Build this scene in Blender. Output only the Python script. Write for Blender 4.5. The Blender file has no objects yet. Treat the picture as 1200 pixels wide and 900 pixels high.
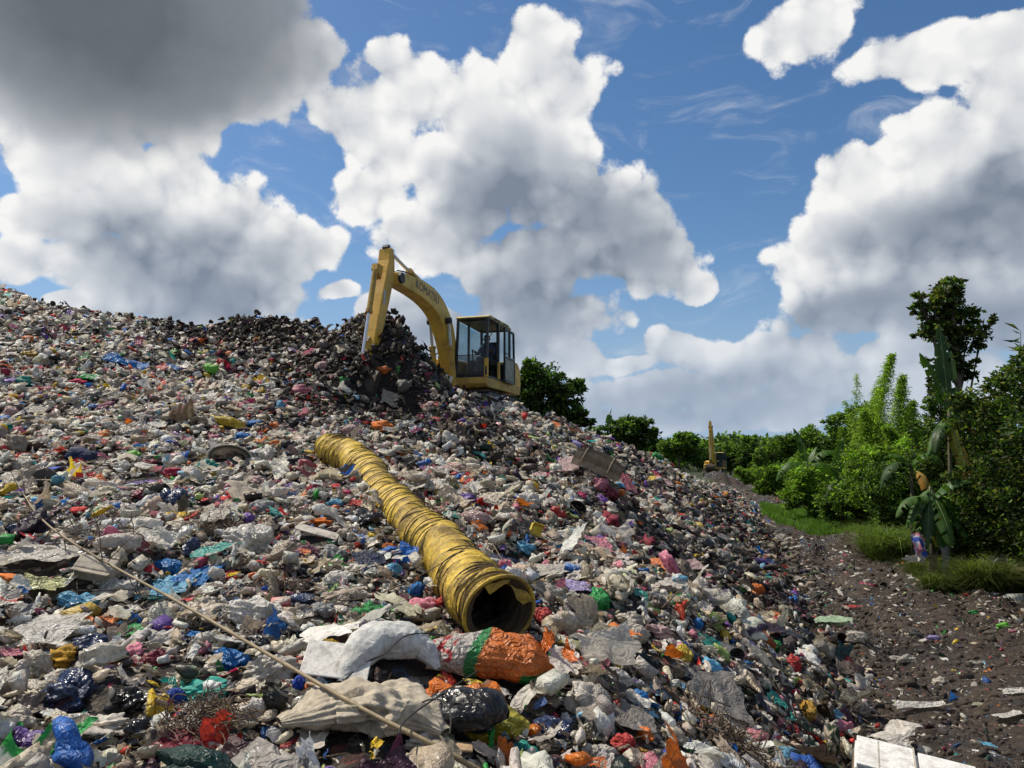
import bpy, bmesh, math, random
import numpy as np
from mathutils import Vector, Matrix, Euler

random.seed(7)
RS = np.random.RandomState(11)
scene = bpy.context.scene
COL = scene.collection
R = math.radians

# ------------------------------------------------------------------ camera
CAM = np.array([0.0, 0.0, 2.5])
PITCH = math.atan(88.0 / 900.0)
cd = bpy.data.cameras.new('camera')
cam = bpy.data.objects.new('camera', cd)
COL.objects.link(cam)
cam.location = CAM
cam.rotation_euler = (math.pi / 2 + PITCH, 0, 0)
cd.lens = 27.0
cd.sensor_width = 36.0
cd.clip_start = 0.05
cd.clip_end = 6000
scene.camera = cam
SP, CP = math.sin(PITCH), math.cos(PITCH)


def ray(px, py):
    cx = (px - 600) / 900.0
    cy = (450 - py) / 900.0
    return np.array([cx, CP - cy * SP, SP + cy * CP])


def at(px, py, Y):
    d = ray(px, py)
    return CAM + d * (Y / d[1])


def vnoise(x, y, seed=0):
    xi = np.floor(x).astype(np.int64); yi = np.floor(y).astype(np.int64)
    fx = x - xi; fy = y - yi
    fx = fx * fx * (3 - 2 * fx); fy = fy * fy * (3 - 2 * fy)

    def h(a, b):
        n = (a * 374761393 + b * 668265263 + seed * 982451653) & 0x7fffffff
        n = ((n ^ (n >> 13)) * 1274126177) & 0x7fffffff
        n = (n ^ (n >> 16)) & 0xffff
        return n / 65535.0
    return (h(xi, yi) * (1 - fx) * (1 - fy) + h(xi + 1, yi) * fx * (1 - fy)
            + h(xi, yi + 1) * (1 - fx) * fy + h(xi + 1, yi + 1) * fx * fy)


def fbm(x, y, oct=4, seed=0):
    s = 0; a = 0.5; t = 0
    for o in range(oct):
        s = s + a * vnoise(x * 2 ** o, y * 2 ** o, seed + o * 17); t += a; a *= 0.5
    return s / t - 0.5


# ------------------------------------------------------------------ tagging
def tag(o, label=None, cat=None, group=None, kind=None):
    if label: o['label'] = label
    if cat: o['category'] = cat
    if group: o['group'] = group
    if kind: o['kind'] = kind
    return o


def empty(name, loc, rot=(0, 0, 0)):
    o = bpy.data.objects.new(name, None)
    o.empty_display_size = 0.2
    COL.objects.link(o); o.location = loc; o.rotation_euler = rot
    return o


def npmesh(name, V, F, mat=None, col=None, parent=None, loc=None, smooth=False, mats=None, mi=None):
    """V (n,3); F list of arrays (m,k) or a single (m,k) array."""
    if not isinstance(F, (list, tuple)): F = [F]
    F = [np.asarray(f, dtype=np.int32) for f in F if len(f)]
    V = np.asarray(V, dtype=np.float32)
    me = bpy.data.meshes.new(name)
    me.vertices.add(len(V)); me.vertices.foreach_set('co', V.ravel())
    nl = sum(f.size for f in F); npoly = sum(len(f) for f in F)
    me.loops.add(nl); me.loops.foreach_set('vertex_index', np.concatenate([f.ravel() for f in F]))
    me.polygons.add(npoly)
    tot = np.concatenate([np.full(len(f), f.shape[1], np.int32) for f in F])
    st = np.concatenate([[0], np.cumsum(tot)[:-1]]).astype(np.int32)
    me.polygons.foreach_set('loop_start', st)
    if smooth: me.polygons.foreach_set('use_smooth', np.ones(npoly, bool))
    if mi is not None: me.polygons.foreach_set('material_index', np.asarray(mi, np.int32))
    if col is not None:
        ca = me.color_attributes.new('col', 'FLOAT_COLOR', 'POINT')
        c = np.ones((len(V), 4), np.float32); c[:, :col.shape[1]] = col
        ca.data.foreach_set('color', c.ravel())
    me.update(calc_edges=True); me.validate()
    if mats:
        for m in mats: me.materials.append(m)
    elif mat: me.materials.append(mat)
    o = bpy.data.objects.new(name, me); COL.objects.link(o)
    if loc is not None: o.location = loc
    if parent is not None: o.parent = parent
    return o


class MB:
    """collects shapes of one part"""
    def __init__(s): s.v = []; s.f = []; s.n = 0

    def add(s, V, F):
        for f in F: s.f.append([i + s.n for i in f])
        s.v.extend([tuple(map(float, p)) for p in V]); s.n += len(V); return s

    def box(s, c, d, rot=None, taper=1.0):
        x, y, z = [k / 2 for k in d]
        P = [(-x, -y, -z), (x, -y, -z), (x, y, -z), (-x, y, -z), (-x * taper, -y * taper, z), (x * taper, -y * taper, z), (x * taper, y * taper, z), (-x * taper, y * taper, z)]
        M = rot if rot is not None else Matrix.Identity(3)
        P = [Vector(c) + M @ Vector(p) for p in P]
        return s.add(P, [(0, 3, 2, 1), (4, 5, 6, 7), (0, 1, 5, 4), (1, 2, 6, 5), (2, 3, 7, 6), (3, 0, 4, 7)])

    def bar(s, a, b, w, h=None):
        a = Vector(a); b = Vector(b); h = h or w
        d = b - a; L = d.length
        M = d.to_track_quat('Z', 'Y').to_matrix()
        return s.box((a + b) / 2, (w, h, L), M)

    def tube(s, pts, rad, n=10, caps=True, close=False):
        pts = [Vector(p) for p in pts]
        if not isinstance(rad, (list, tuple, np.ndarray)): rad = [rad] * len(pts)
        V = []; F = []
        up = Vector((0, 0, 1)); prev = None
        for i, p in enumerate(pts):
            a = pts[max(i - 1, 0)]; b = pts[min(i + 1, len(pts) - 1)]
            t = (b - a)
            if t.length < 1e-9: t = Vector((0, 0, 1))
            t.normalize()
            if prev is None:
                x = t.orthogonal().normalized()
            else:
                x = (prev - t * prev.dot(t))
                x = x.normalized() if x.length > 1e-6 else t.orthogonal().normalized()
            prev = x; y = t.cross(x)
            for k in range(n):
                an = 2 * math.pi * k / n
                V.append(p + (x * math.cos(an) + y * math.sin(an)) * rad[i])
        for i in range(len(pts) - 1):
            for k in range(n):
                k2 = (k + 1) % n
                F.append((i * n + k, i * n + k2, (i + 1) * n + k2, (i + 1) * n + k))
        if caps:
            F.append(tuple(range(n - 1, -1, -1))); F.append(tuple((len(pts) - 1) * n + k for k in range(n)))
        return s.add(V, F)

    def prism(s, prof, y0, y1):
        """polygon in (x,z) extruded along y"""
        n = len(prof)
        V = [(p[0], y0, p[1]) for p in prof] + [(p[0], y1, p[1]) for p in prof]
        F = [tuple(range(n - 1, -1, -1)), tuple(range(n, 2 * n))]
        F += [(i, (i + 1) % n, (i + 1) % n + n, i + n) for i in range(n)]
        F = [tuple(reversed(f)) for f in F]
        return s.add(V, F)

    def build(s, name, mat, parent=None, loc=(0, 0, 0), rot=(0, 0, 0), bevel=0, smooth=False, col=None):
        me = bpy.data.meshes.new(name)
        me.from_pydata(s.v, [], s.f); me.update()
        me.materials.append(mat)
        if smooth:
            for p in me.polygons: p.use_smooth = True
        if col is not None:
            ca = me.color_attributes.new('col', 'FLOAT_COLOR', 'POINT')
            c = np.ones((len(s.v), 4), np.float32); c[:, :3] = col
            ca.data.foreach_set('color', c.ravel())
        o = bpy.data.objects.new(name, me); COL.objects.link(o)
        o.location = loc; o.rotation_euler = rot
        if parent: o.parent = parent
        if bevel:
            m = o.modifiers.new('bevel', 'BEVEL'); m.width = bevel; m.segments = 2; m.limit_method = 'ANGLE'
        return o


# ------------------------------------------------------------------ materials
class NT:
    def __init__(s, tree): s.t = tree; s.n = tree.nodes; s.l = tree.links

    def new(s, ty, **kw):
        n = s.n.new(ty)
        for k, v in kw.items(): setattr(n, k, v)
        return n

    def put(s, sock, v):
        if hasattr(v, 'is_output'): s.l.new(v, sock)
        elif v is not None: sock.default_value = v

    def math(s, op, a, b=None, c=None, clamp=False):
        n = s.new('ShaderNodeMath', operation=op); n.use_clamp = clamp
        for i, v in enumerate((a, b, c)):
            if v is not None: s.put(n.inputs[i], v)
        return n.outputs[0]

    def vmath(s, op, a, b=None, c=None):
        n = s.new('ShaderNodeVectorMath', operation=op)
        for i, v in enumerate((a, b, c)):
            if v is not None: s.put(n.inputs[i], v)
        return n.outputs['Value'] if op in ('LENGTH', 'DOT_PRODUCT', 'DISTANCE') else n.outputs[0]

    def mix(s, f, a, b, blend='MIX'):
        n = s.new('ShaderNodeMix', data_type='RGBA', blend_type=blend)
        s.put(n.inputs[0], f)
        for i, v in ((6, a), (7, b)):
            if isinstance(v, (tuple, list)) and len(v) == 3: v = tuple(v) + (1,)
            s.put(n.inputs[i], v)
        return n.outputs[2]

    def noise(s, vec, scale, detail=4, rough=0.5, dist=0, out=0):
        n = s.new('ShaderNodeTexNoise')
        if vec is not None: s.put(n.inputs['Vector'], vec)
        n.inputs['Scale'].default_value = scale; n.inputs['Detail'].default_value = detail
        n.inputs['Roughness'].default_value = rough; n.inputs['Distortion'].default_value = dist
        return n.outputs[out]

    def vor(s, vec, scale, feature='F1', out='Distance', rnd=1.0):
        n = s.new('ShaderNodeTexVoronoi', feature=feature)
        if vec is not None: s.put(n.inputs['Vector'], vec)
        n.inputs['Scale'].default_value = scale; n.inputs['Randomness'].default_value = rnd
        return n.outputs[out]

    def ramp(s, f, stops, interp='LINEAR'):
        n = s.new('ShaderNodeValToRGB'); n.color_ramp.interpolation = interp
        s.put(n.inputs[0], f); e = n.color_ramp.elements
        while len(e) < len(stops): e.new(0.5)
        for el, (p, c) in zip(e, stops):
            el.position = p; el.color = tuple(c) + (1,) if len(c) == 3 else c
        return n.outputs[0]

    def maprange(s, v, a, b, c=0, d=1, smooth=False):
        n = s.new('ShaderNodeMapRange')
        if smooth: n.interpolation_type = 'SMOOTHSTEP'
        s.put(n.inputs[0], v)
        for i, k in enumerate((a, b, c, d)): s.put(n.inputs[i + 1], k)
        return n.outputs[0]

    def bump(s, h, strength=0.5, dist=0.02, normal=None):
        n = s.new('ShaderNodeBump'); n.inputs['Strength'].default_value = strength
        n.inputs['Distance'].default_value = dist; s.put(n.inputs['Height'], h)
        if normal is not None: s.put(n.inputs['Normal'], normal)
        return n.outputs[0]


def newmat(name):
    m = bpy.data.materials.new(name); m.use_nodes = True
    t = NT(m.node_tree); t.n.clear()
    out = t.new('ShaderNodeOutputMaterial')
    return m, t, out


def pos(t):
    return t.new('ShaderNodeNewGeometry').outputs['Position']


def principled(t, out, base, rough=0.6, metal=0.0, spec=0.5, normal=None, extra=None):
    b = t.new('ShaderNodeBsdfPrincipled')
    if isinstance(base, (tuple, list)) and len(base) == 3: base = tuple(base) + (1,)
    t.put(b.inputs['Base Color'], base); t.put(b.inputs['Roughness'], rough); t.put(b.inputs['Metallic'], metal)
    t.put(b.inputs['Specular IOR Level'], spec)
    if normal is not None: t.put(b.inputs['Normal'], normal)
    if out is not None: t.l.new(b.outputs[0], out.inputs[0])
    return b


def mat_litter(name, trans=0.35, rough=0.27, dirt=0.3, crinkle=1.0, cs=38.0):
    """crumpled plastic / cloth; colour from the mesh attribute, dirt and creases procedural"""
    m, t, out = newmat(name)
    ca = t.new('ShaderNodeVertexColor'); ca.layer_name = 'col'
    P = pos(t)
    d1 = t.noise(P, 9, 5, 0.65)
    dm = t.maprange(d1, 0.45, 0.72, 0, dirt)
    hs = t.new('ShaderNodeHueSaturation'); t.put(hs.inputs['Color'], ca.outputs[0])
    t.put(hs.inputs['Value'], t.maprange(t.noise(P, 31, 3), 0.3, 0.7, 0.8, 1.2))
    c = t.mix(dm, hs.outputs[0], (0.115, 0.082, 0.052))
    fine = t.noise(P, 140, 3)
    c = t.mix(t.maprange(fine, 0.56, 0.7, 0, 0.3 * dirt), c, (0.05, 0.038, 0.028))
    # creases: ridged noise, sharp and branching like folded film
    def ridge(sc_, dist):
        n_ = t.noise(P, sc_, 2, 0.5, dist)
        return t.math('SUBTRACT', 1.0, t.math('ABSOLUTE', t.math('MULTIPLY_ADD', n_, 2.0, -1.0)))
    r1 = t.math('POWER', ridge(cs * 0.28, 1.2), 3.0); r2 = t.math('POWER', ridge(cs * 0.85, 1.0), 2.0)
    h = t.math('ADD', t.math('MULTIPLY', r1, 1.2), t.math('ADD', t.math('MULTIPLY', r2, 0.28), t.math('MULTIPLY', d1, 0.6)))
    nrm = t.bump(h, 0.6 * crinkle, 0.018)
    b = principled(t, None, c, t.maprange(t.noise(P, 5, 2), 0.35, 0.65, rough, rough + 0.35), 0, 0.5, nrm)
    tr = t.new('ShaderNodeBsdfTranslucent'); t.put(tr.inputs[0], c); t.put(tr.inputs['Normal'], nrm)
    mx = t.new('ShaderNodeMixShader'); mx.inputs[0].default_value = trans
    t.l.new(b.outputs[0], mx.inputs[1]); t.l.new(tr.outputs[0], mx.inputs[2]); t.l.new(mx.outputs[0], out.inputs[0])
    return m


def mat_simple(name, base, rough=0.6, metal=0, dirt=0.4, dirtcol=(0.06, 0.045, 0.03), scale=6, bump=0.2, spec=0.5, attr=False, objspace=True):
    m, t, out = newmat(name)
    P = t.new('ShaderNodeTexCoord').outputs['Object'] if objspace else pos(t)
    n = t.noise(P, scale, 6, 0.65)
    n2 = t.noise(P, scale * 7, 4, 0.6)
    bc = base
    if attr:
        ca = t.new('ShaderNodeVertexColor'); ca.layer_name = 'col'; bc = ca.outputs[0]
    c = t.mix(t.maprange(n, 0.45, 0.7, 0, dirt), bc, dirtcol)
    c = t.mix(t.maprange(n2, 0.5, 0.75, 0, dirt * 0.7), c, dirtcol)
    principled(t, out, c, t.maprange(n, 0.3, 0.7, rough * 0.85, min(1, rough * 1.3)), metal, spec, t.bump(n2, bump, 0.01))
    return m


def mat_leaf(name, trans=0.42, rough=0.55, dirt=0.0):
    m, t, out = newmat(name)
    ca = t.new('ShaderNodeVertexColor'); ca.layer_name = 'col'
    P = pos(t)
    c = t.mix(t.maprange(t.noise(P, 2.2, 3), 0.35, 0.65, 0, 0.5), ca.outputs[0], t.mix(1.0, ca.outputs[0], (0.55, 0.62, 0.5), 'MULTIPLY'))
    if dirt: c = t.mix(t.maprange(t.noise(P, 12, 4), 0.5, 0.7, 0, dirt), c, (0.16, 0.11, 0.04))
    b = principled(t, None, c, rough, 0, 0.25, t.bump(t.noise(P, 60, 2), 0.15, 0.01))
    tr = t.new('ShaderNodeBsdfTranslucent'); t.put(tr.inputs[0], t.mix(1.0, c, (1.5, 1.7, 0.6), 'MULTIPLY'))
    mx = t.new('ShaderNodeMixShader'); mx.inputs[0].default_value = trans
    t.l.new(b.outputs[0], mx.inputs[1]); t.l.new(tr.outputs[0], mx.inputs[2]); t.l.new(mx.outputs[0], out.inputs[0])
    return m


def mat_glass(name, tint=(0.75, 0.85, 0.85), alpha=0.25, rough=0.05):
    m, t, out = newmat(name)
    tr = t.new('ShaderNodeBsdfTransparent'); tr.inputs[0].default_value = tint + (1,)
    gl = principled(t, None, (0.05, 0.06, 0.06), rough, 0, 0.5)
    n = t.noise(t.new('ShaderNodeTexCoord').outputs['Object'], 5, 4)
    mx = t.new('ShaderNodeMixShader'); t.put(mx.inputs[0], t.maprange(n, 0.3, 0.7, alpha * 0.7, alpha * 1.3))
    t.l.new(tr.outputs[0], mx.inputs[1]); t.l.new(gl.outputs[0], mx.inputs[2]); t.l.new(mx.outputs[0], out.inputs[0])
    return m


M = {}
M['litter'] = mat_litter('litter_plastic')
M['clear'] = mat_litter('clear_plastic', trans=0.3, rough=0.22, dirt=0.4)
M['bagplastic'] = mat_litter('bag_plastic', trans=0.32, rough=0.26, dirt=0.4, crinkle=1.7, cs=34)
M['fabric'] = mat_litter('dirty_fabric', trans=0.08, rough=0.75, dirt=0.4, crinkle=0.6, cs=22)
M['shiny_black'] = mat_litter('black_film', trans=0.02, rough=0.2, dirt=0.2, crinkle=1.0, cs=26)
M['leaf'] = mat_leaf('leaf')
M['leaf_dry'] = mat_leaf('dry_leaf', 0.2, 0.7, 0.5)
M['banana'] = mat_leaf('banana_leaf', 0.28, 0.45, 0.15)
M['bark'] = mat_simple('bark', (0.11, 0.085, 0.06), 0.9, 0, 0.4, scale=14, bump=0.6)
M['yellow'] = mat_simple('yellow_paint', (0.62, 0.35, 0.025), 0.5, 0, 0.45, (0.16, 0.09, 0.03), 3.0)
M['yellow_dull'] = mat_simple('worn_yellow_paint', (0.50, 0.32, 0.06), 0.6, 0, 0.6, (0.14, 0.085, 0.04), 4.0)
M['darksteel'] = mat_simple('dark_steel', (0.03, 0.03, 0.032), 0.55, 0.2, 0.3)
M['charcoal'] = mat_simple('charcoal_frame', (0.018, 0.022, 0.026), 0.4, 0, 0.3)
M['chrome'] = mat_simple('chrome_rod', (0.62, 0.64, 0.66), 0.3, 0.6, 0.1)
M['rubber'] = mat_simple('rubber', (0.015, 0.015, 0.015), 0.7, 0, 0.3)
M['glass'] = mat_glass('cab_glass', (0.72, 0.86, 0.9), 0.22)
M['greyglass'] = mat_glass('dusty_glass', (0.5, 0.55, 0.55), 0.6, 0.3)
M['wood'] = mat_simple('weathered_wood', (0.33, 0.2, 0.1), 0.8, 0, 0.5, scale=12, bump=0.5)
M['bamboo'] = mat_simple('dry_bamboo', (0.27, 0.20, 0.105), 0.55, 0, 0.45, (0.09, 0.06, 0.035), 9, 0.3, objspace=False)
M['twig'] = mat_simple('twig_bark', (0.1, 0.07, 0.045), 0.9, 0, 0.4, scale=12)
M['foam'] = mat_simple('dirty_foam', (0.72, 0.71, 0.67), 0.8, 0, 0.65, (0.2, 0.14, 0.09), 7, 0.3)
M['card'] = mat_simple('cardboard', (0.42, 0.27, 0.15), 0.85, 0, 0.4, scale=9)
M['skin'] = mat_simple('skin', (0.25, 0.13, 0.08), 0.6, 0, 0.0)
M['shirt'] = mat_simple('dark_shirt', (0.03, 0.045, 0.09), 0.9, 0, 0.1)
M['cap'] = mat_simple('black_hair', (0.012, 0.01, 0.01), 0.8, 0, 0.0)
# ------------------------------------------------------------------ sun and sky
SUN_EL, SUN_AZ = R(56), R(-62)      # azimuth measured from +Y (view direction) towards +X
sd = np.array([math.sin(SUN_AZ) * math.cos(SUN_EL), math.cos(SUN_AZ) * math.cos(SUN_EL), math.sin(SUN_EL)])
sl = bpy.data.lights.new('sun', 'SUN'); sl.energy = 5.0; sl.angle = R(0.6); sl.color = (1.0, 0.93, 0.80)
so = bpy.data.objects.new('sun', sl); COL.objects.link(so)
so.rotation_euler = Vector(-sd).to_track_quat('-Z', 'Y').to_euler(); so.location = (0, 0, 60)

world = bpy.data.worlds.new('World'); scene.world = world; world.use_nodes = True
W = NT(world.node_tree); W.n.clear()
wout = W.new('ShaderNodeOutputWorld')
sky = W.new('ShaderNodeTexSky', sky_type='NISHITA')
sky.sun_disc = False; sky.sun_elevation = SUN_EL; sky.sun_rotation = SUN_AZ
sky.air_density = 1.0; sky.dust_density = 0.6; sky.ozone_density = 2.5; sky.altitude = 100

# (px, py, rx, ry) cumulus masses, turned into azimuth / elevation on the sky dome
BL = [
    (110, 30, 225, 100), (270, -30, 85, 80), (20, 110, 120, 60), (60, -120, 300, 150), (205, 112, 80, 44),
    (70, 190, 75, 42), (150, 235, 120, 62), (235, 265, 110, 62), (330, 300, 90, 42), (250, 340, 140, 60), (140, 325, 90, 50),
    (470, 120, 82, 62), (450, 190, 60, 40), (505, 200, 60, 50), (615, 252, 70, 42), (446, 74, 42, 36), (410, 160, 50, 50), (430, 235, 62, 42), (560, 150, 70, 85), (645, 75, 72, 62), (690, 110, 50, 60), (640, 180, 95, 90), (560, 235, 95, 70), (700, 255, 100, 62), (620, 310, 110, 60), (500, 290, 70, 50), (760, 300, 75, 36), (815, 318, 30, 22),
    (950, 40, 62, 42), (1070, 75, 80, 28), (1170, 40, 60, 24),
    (1000, 215, 62, 48), (1100, 170, 80, 55), (1190, 130, 70, 70), (985, 290, 75, 60), (1100, 260, 140, 90), (1230, 250, 120, 120), (1010, 360, 100, 45), (1180, 370, 120, 60),
    (40, 255, 40, 26), (10, 300, 36, 26), (60, 345, 26, 12), (402, 345, 34, 12), (380, 300, 40, 25),
    (800, 400, 60, 30), (740, 415, 60, 18), (880, 410, 60, 30), (930, 425, 80, 36), (790, 450, 120, 34), (900, 475, 130, 30), (690, 410, 60, 30), (650, 370, 100, 42), (500, 400, 80, 30), (450, 370, 50, 25), (1060, 450, 120, 50), (740, 490, 120, 20), (560, 420, 90, 40),
]
# shaded grey undersides
DK = [(120, 40, 230, 85), (300, -30, 90, 70), (60, -100, 300, 120), (250, 330, 120, 60), (170, 290, 90, 40), (680, 285, 120, 75), (600, 250, 90, 70), (640, 350, 120, 50), (1120, 285, 120, 50), (1040, 370, 110, 40), (1190, 240, 60, 60), (800, 470, 200, 40), (560, 400, 120, 40), (970, 380, 60, 30), (1180, 380, 90, 50), (840, 440, 90, 25)]


def azel(px, py):
    d = ray(px, py); d = d / np.linalg.norm(d)
    return math.atan2(d[0], d[1]), math.asin(d[2])


def field_group(name, blobs, k=0.12):
    g = bpy.data.node_groups.new(name, 'ShaderNodeTree')
    g.interface.new_socket('UV', in_out='INPUT', socket_type='NodeSocketVector')
    g.interface.new_socket('Field', in_out='OUTPUT', socket_type='NodeSocketFloat')
    t = NT(g); gi = t.new('NodeGroupInput'); go = t.new('NodeGroupOutput')
    acc = None
    for (px, py, rx, ry) in blobs:
        a, e = azel(px, py)
        sx = 900.0 / rx; sy = 900.0 / ry
        v = t.vmath('MULTIPLY_ADD', gi.outputs[0], (sx, sy, 0), (-a * sx, -e * sy, 0))
        ln = t.vmath('LENGTH', v)
        if acc is None: acc = ln
        else:
            n = t.new('ShaderNodeMath', operation='SMOOTH_MIN'); t.put(n.inputs[0], acc); t.put(n.inputs[1], ln); n.inputs[2].default_value = k * 2
            acc = n.outputs[0]
    t.l.new(t.math('SUBTRACT', 1.0, acc), go.inputs[0])
    return g


gf = field_group('cloud_masses', BL, 0.1); gd = field_group('cloud_undersides', DK, 0.3)
gen = W.new('ShaderNodeTexCoord').outputs['Generated']


def shift(off):
    return W.vmath('NORMALIZE', W.vmath('ADD', gen, tuple(off)))


def puffs(v, wv, fine):
    """billows: fractal noise with rounded cells"""
    n1 = W.noise(v, 7.0, 10 if fine else 4, 0.67)
    n2 = W.vor(W.vmath('ADD', v, W.vmath('MULTIPLY', wv, (0.06, 0.06, 0.06))), 15.0, 'F1')
    d = W.math('SUBTRACT', W.math('MULTIPLY', W.math('SUBTRACT', n1, 0.5), 2.3), W.math('MULTIPLY', W.math('SUBTRACT', n2, 0.4), 0.8))
    n3 = W.vor(W.vmath('ADD', v, W.vmath('MULTIPLY', wv, (0.03, 0.03, 0.03))), 38.0, 'F1')
    cell = W.math('ADD', W.math('MULTIPLY', W.math('SUBTRACT', 0.42, n2), 0.22), W.math('MULTIPLY', W.math('SUBTRACT', 0.42, n3), 0.26))
    return W.math('SUBTRACT', d, W.math('MULTIPLY', W.math('SUBTRACT', n3, 0.4), 0.45)), n1, cell


wv0 = W.noise(gen, 5.0, 3, 0.5, out=1)
sp = W.new('ShaderNodeSeparateXYZ'); W.l.new(gen, sp.inputs[0])
az = W.math('ARCTAN2', sp.outputs[0], sp.outputs[1]); el = W.math('ARCSINE', sp.outputs[2])
cb = W.new('ShaderNodeCombineXYZ'); W.l.new(az, cb.inputs[0]); W.l.new(el, cb.inputs[1])
uv0 = W.vmath('ADD', cb.outputs[0], W.vmath('MULTIPLY_ADD', wv0, (0.10, 0.10, 0), (-0.05, -0.05, 0)))
gfn = W.new('ShaderNodeGroup'); gfn.node_tree = gf; W.l.new(uv0, gfn.inputs[0])
gen_f = W.maprange(W.noise(gen, 2.2, 2, 0.5), 0.45, 0.65, -1.0, 0.9)
away = W.maprange(W.math('ABSOLUTE', az), 0.72, 0.95, 0, 1)          # clouds elsewhere in the sky
mxn = W.new('ShaderNodeMix', data_type='FLOAT'); W.put(mxn.inputs[0], away); W.put(mxn.inputs[2], gfn.outputs[0]); W.put(mxn.inputs[3], gen_f)
ga, ge = azel(130, 10)
vv = W.vmath('MULTIPLY_ADD', uv0, (900 / 262.0, 900 / 142.0, 0), (-ga * 900 / 262.0, -ge * 900 / 142.0, 0))
hv = W.maprange(W.vmath('LENGTH', vv), 0.55, 1.1, 1, 0, True)      # heavy dark cloud, upper left
mass = W.math('ADD', W.math('MULTIPLY', W.math('ADD', mxn.outputs[0], 0.03), 1.65), W.math('MULTIPLY', hv, 1.0))
p0, n10, cell = puffs(gen, wv0, True)
p1, _, _c = puffs(shift(sd * 0.03), wv0, False)
d0 = W.math('ADD', mass, p0)
gg = W.new('ShaderNodeGroup'); gg.node_tree = gd; W.l.new(uv0, gg.inputs[0])
under = W.maprange(W.math('ADD', gg.outputs[0], W.math('MULTIPLY', p0, 0.18)), -0.55, 0.75, 0, 1, True)
alpha = W.maprange(d0, 0.02, 0.30, 0, 1, True)
rim = W.maprange(d0, 0.2, 1.7, 1, 0, True)                               # thin lit borders, thicker grey cores
edge = W.math('MULTIPLY', W.maprange(W.math('SUBTRACT', p1, p0), -0.5, 0.5, 0.5, -0.5), 0.55)
soft = W.math('MULTIPLY_ADD', rim, 0.75, 0.25)                          # relief is strong at the borders, faint inside
lit = W.math('ADD', W.math('ADD', 0.78, W.math('MULTIPLY', rim, 0.18)), W.math('MULTIPLY', W.math('ADD', edge, cell), soft))
lit = W.math('SUBTRACT', lit, W.math('MULTIPLY', under, 0.7), clamp=True)
ccol = W.ramp(lit, [(0.0, (0.205, 0.25, 0.32)), (0.3, (0.36, 0.40, 0.465)), (0.62, (0.60, 0.63, 0.67)), (1.0, (0.93, 0.925, 0.91))])
sepd = W.new('ShaderNodeSeparateXYZ'); W.l.new(gen, sepd.inputs[0])
# heavy dark cloud in the top left
ccol = W.mix(W.math('MULTIPLY', hv, 0.88), ccol, W.mix(W.maprange(W.math('MULTIPLY_ADD', n10, 0.5, W.vmath('LENGTH', vv)), 0.5, 1.2), (0.115, 0.13, 0.15), (0.30, 0.32, 0.35)))
# low haze
haze = W.maprange(sepd.outputs[2], 0.0, 0.28, 0.85, 0.0, True)
hsn = W.new('ShaderNodeHueSaturation'); hsn.inputs['Saturation'].default_value = 1.2; W.l.new(sky.outputs[0], hsn.inputs['Color'])
skyc = hsn.outputs[0]
bg1 = W.new('ShaderNodeBackground'); W.l.new(skyc, bg1.inputs[0]); bg1.inputs[1].default_value = 0.105
bgh = W.new('ShaderNodeBackground'); bgh.inputs[0].default_value = (0.31, 0.45, 0.66, 1); bgh.inputs[1].default_value = 1.0
mh = W.new('ShaderNodeMixShader'); W.put(mh.inputs[0], haze); W.l.new(bg1.outputs[0], mh.inputs[1]); W.l.new(bgh.outputs[0], mh.inputs[2])
ccol = W.mix(W.math('MULTIPLY', haze, 0.8), ccol, (0.42, 0.52, 0.66))
bg2 = W.new('ShaderNodeBackground'); W.l.new(ccol, bg2.inputs[0]); bg2.inputs[1].default_value = 1.0
wisp = W.noise(W.vmath('MULTIPLY', uv0, (5.0, 16.0, 1.0)), 1.3, 7, 0.62, 0.8)          # thin high veil
wisp = W.maprange(wisp, 0.50, 0.85, 0, 0.55, True)
alpha = W.math('MAXIMUM', alpha, wisp)
mw = W.new('ShaderNodeMixShader'); W.put(mw.inputs[0], alpha)
W.l.new(mh.outputs[0], mw.inputs[1]); W.l.new(bg2.outputs[0], mw.inputs[2]); W.l.new(mw.outputs[0], wout.inputs[0])

scene.view_settings.view_transform = 'Standard'
scene.view_settings.look = 'None'
scene.view_settings.exposure = 0
world.cycles.sampling_method = 'MANUAL'
world.cycles.sample_map_resolution = 256
# ------------------------------------------------------------------ terrain
CT = []
def cp(px, py, Y, dz=0.0):
    p = at(px, py, Y); CT.append((p[0], p[1], p[2] + dz))

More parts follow.
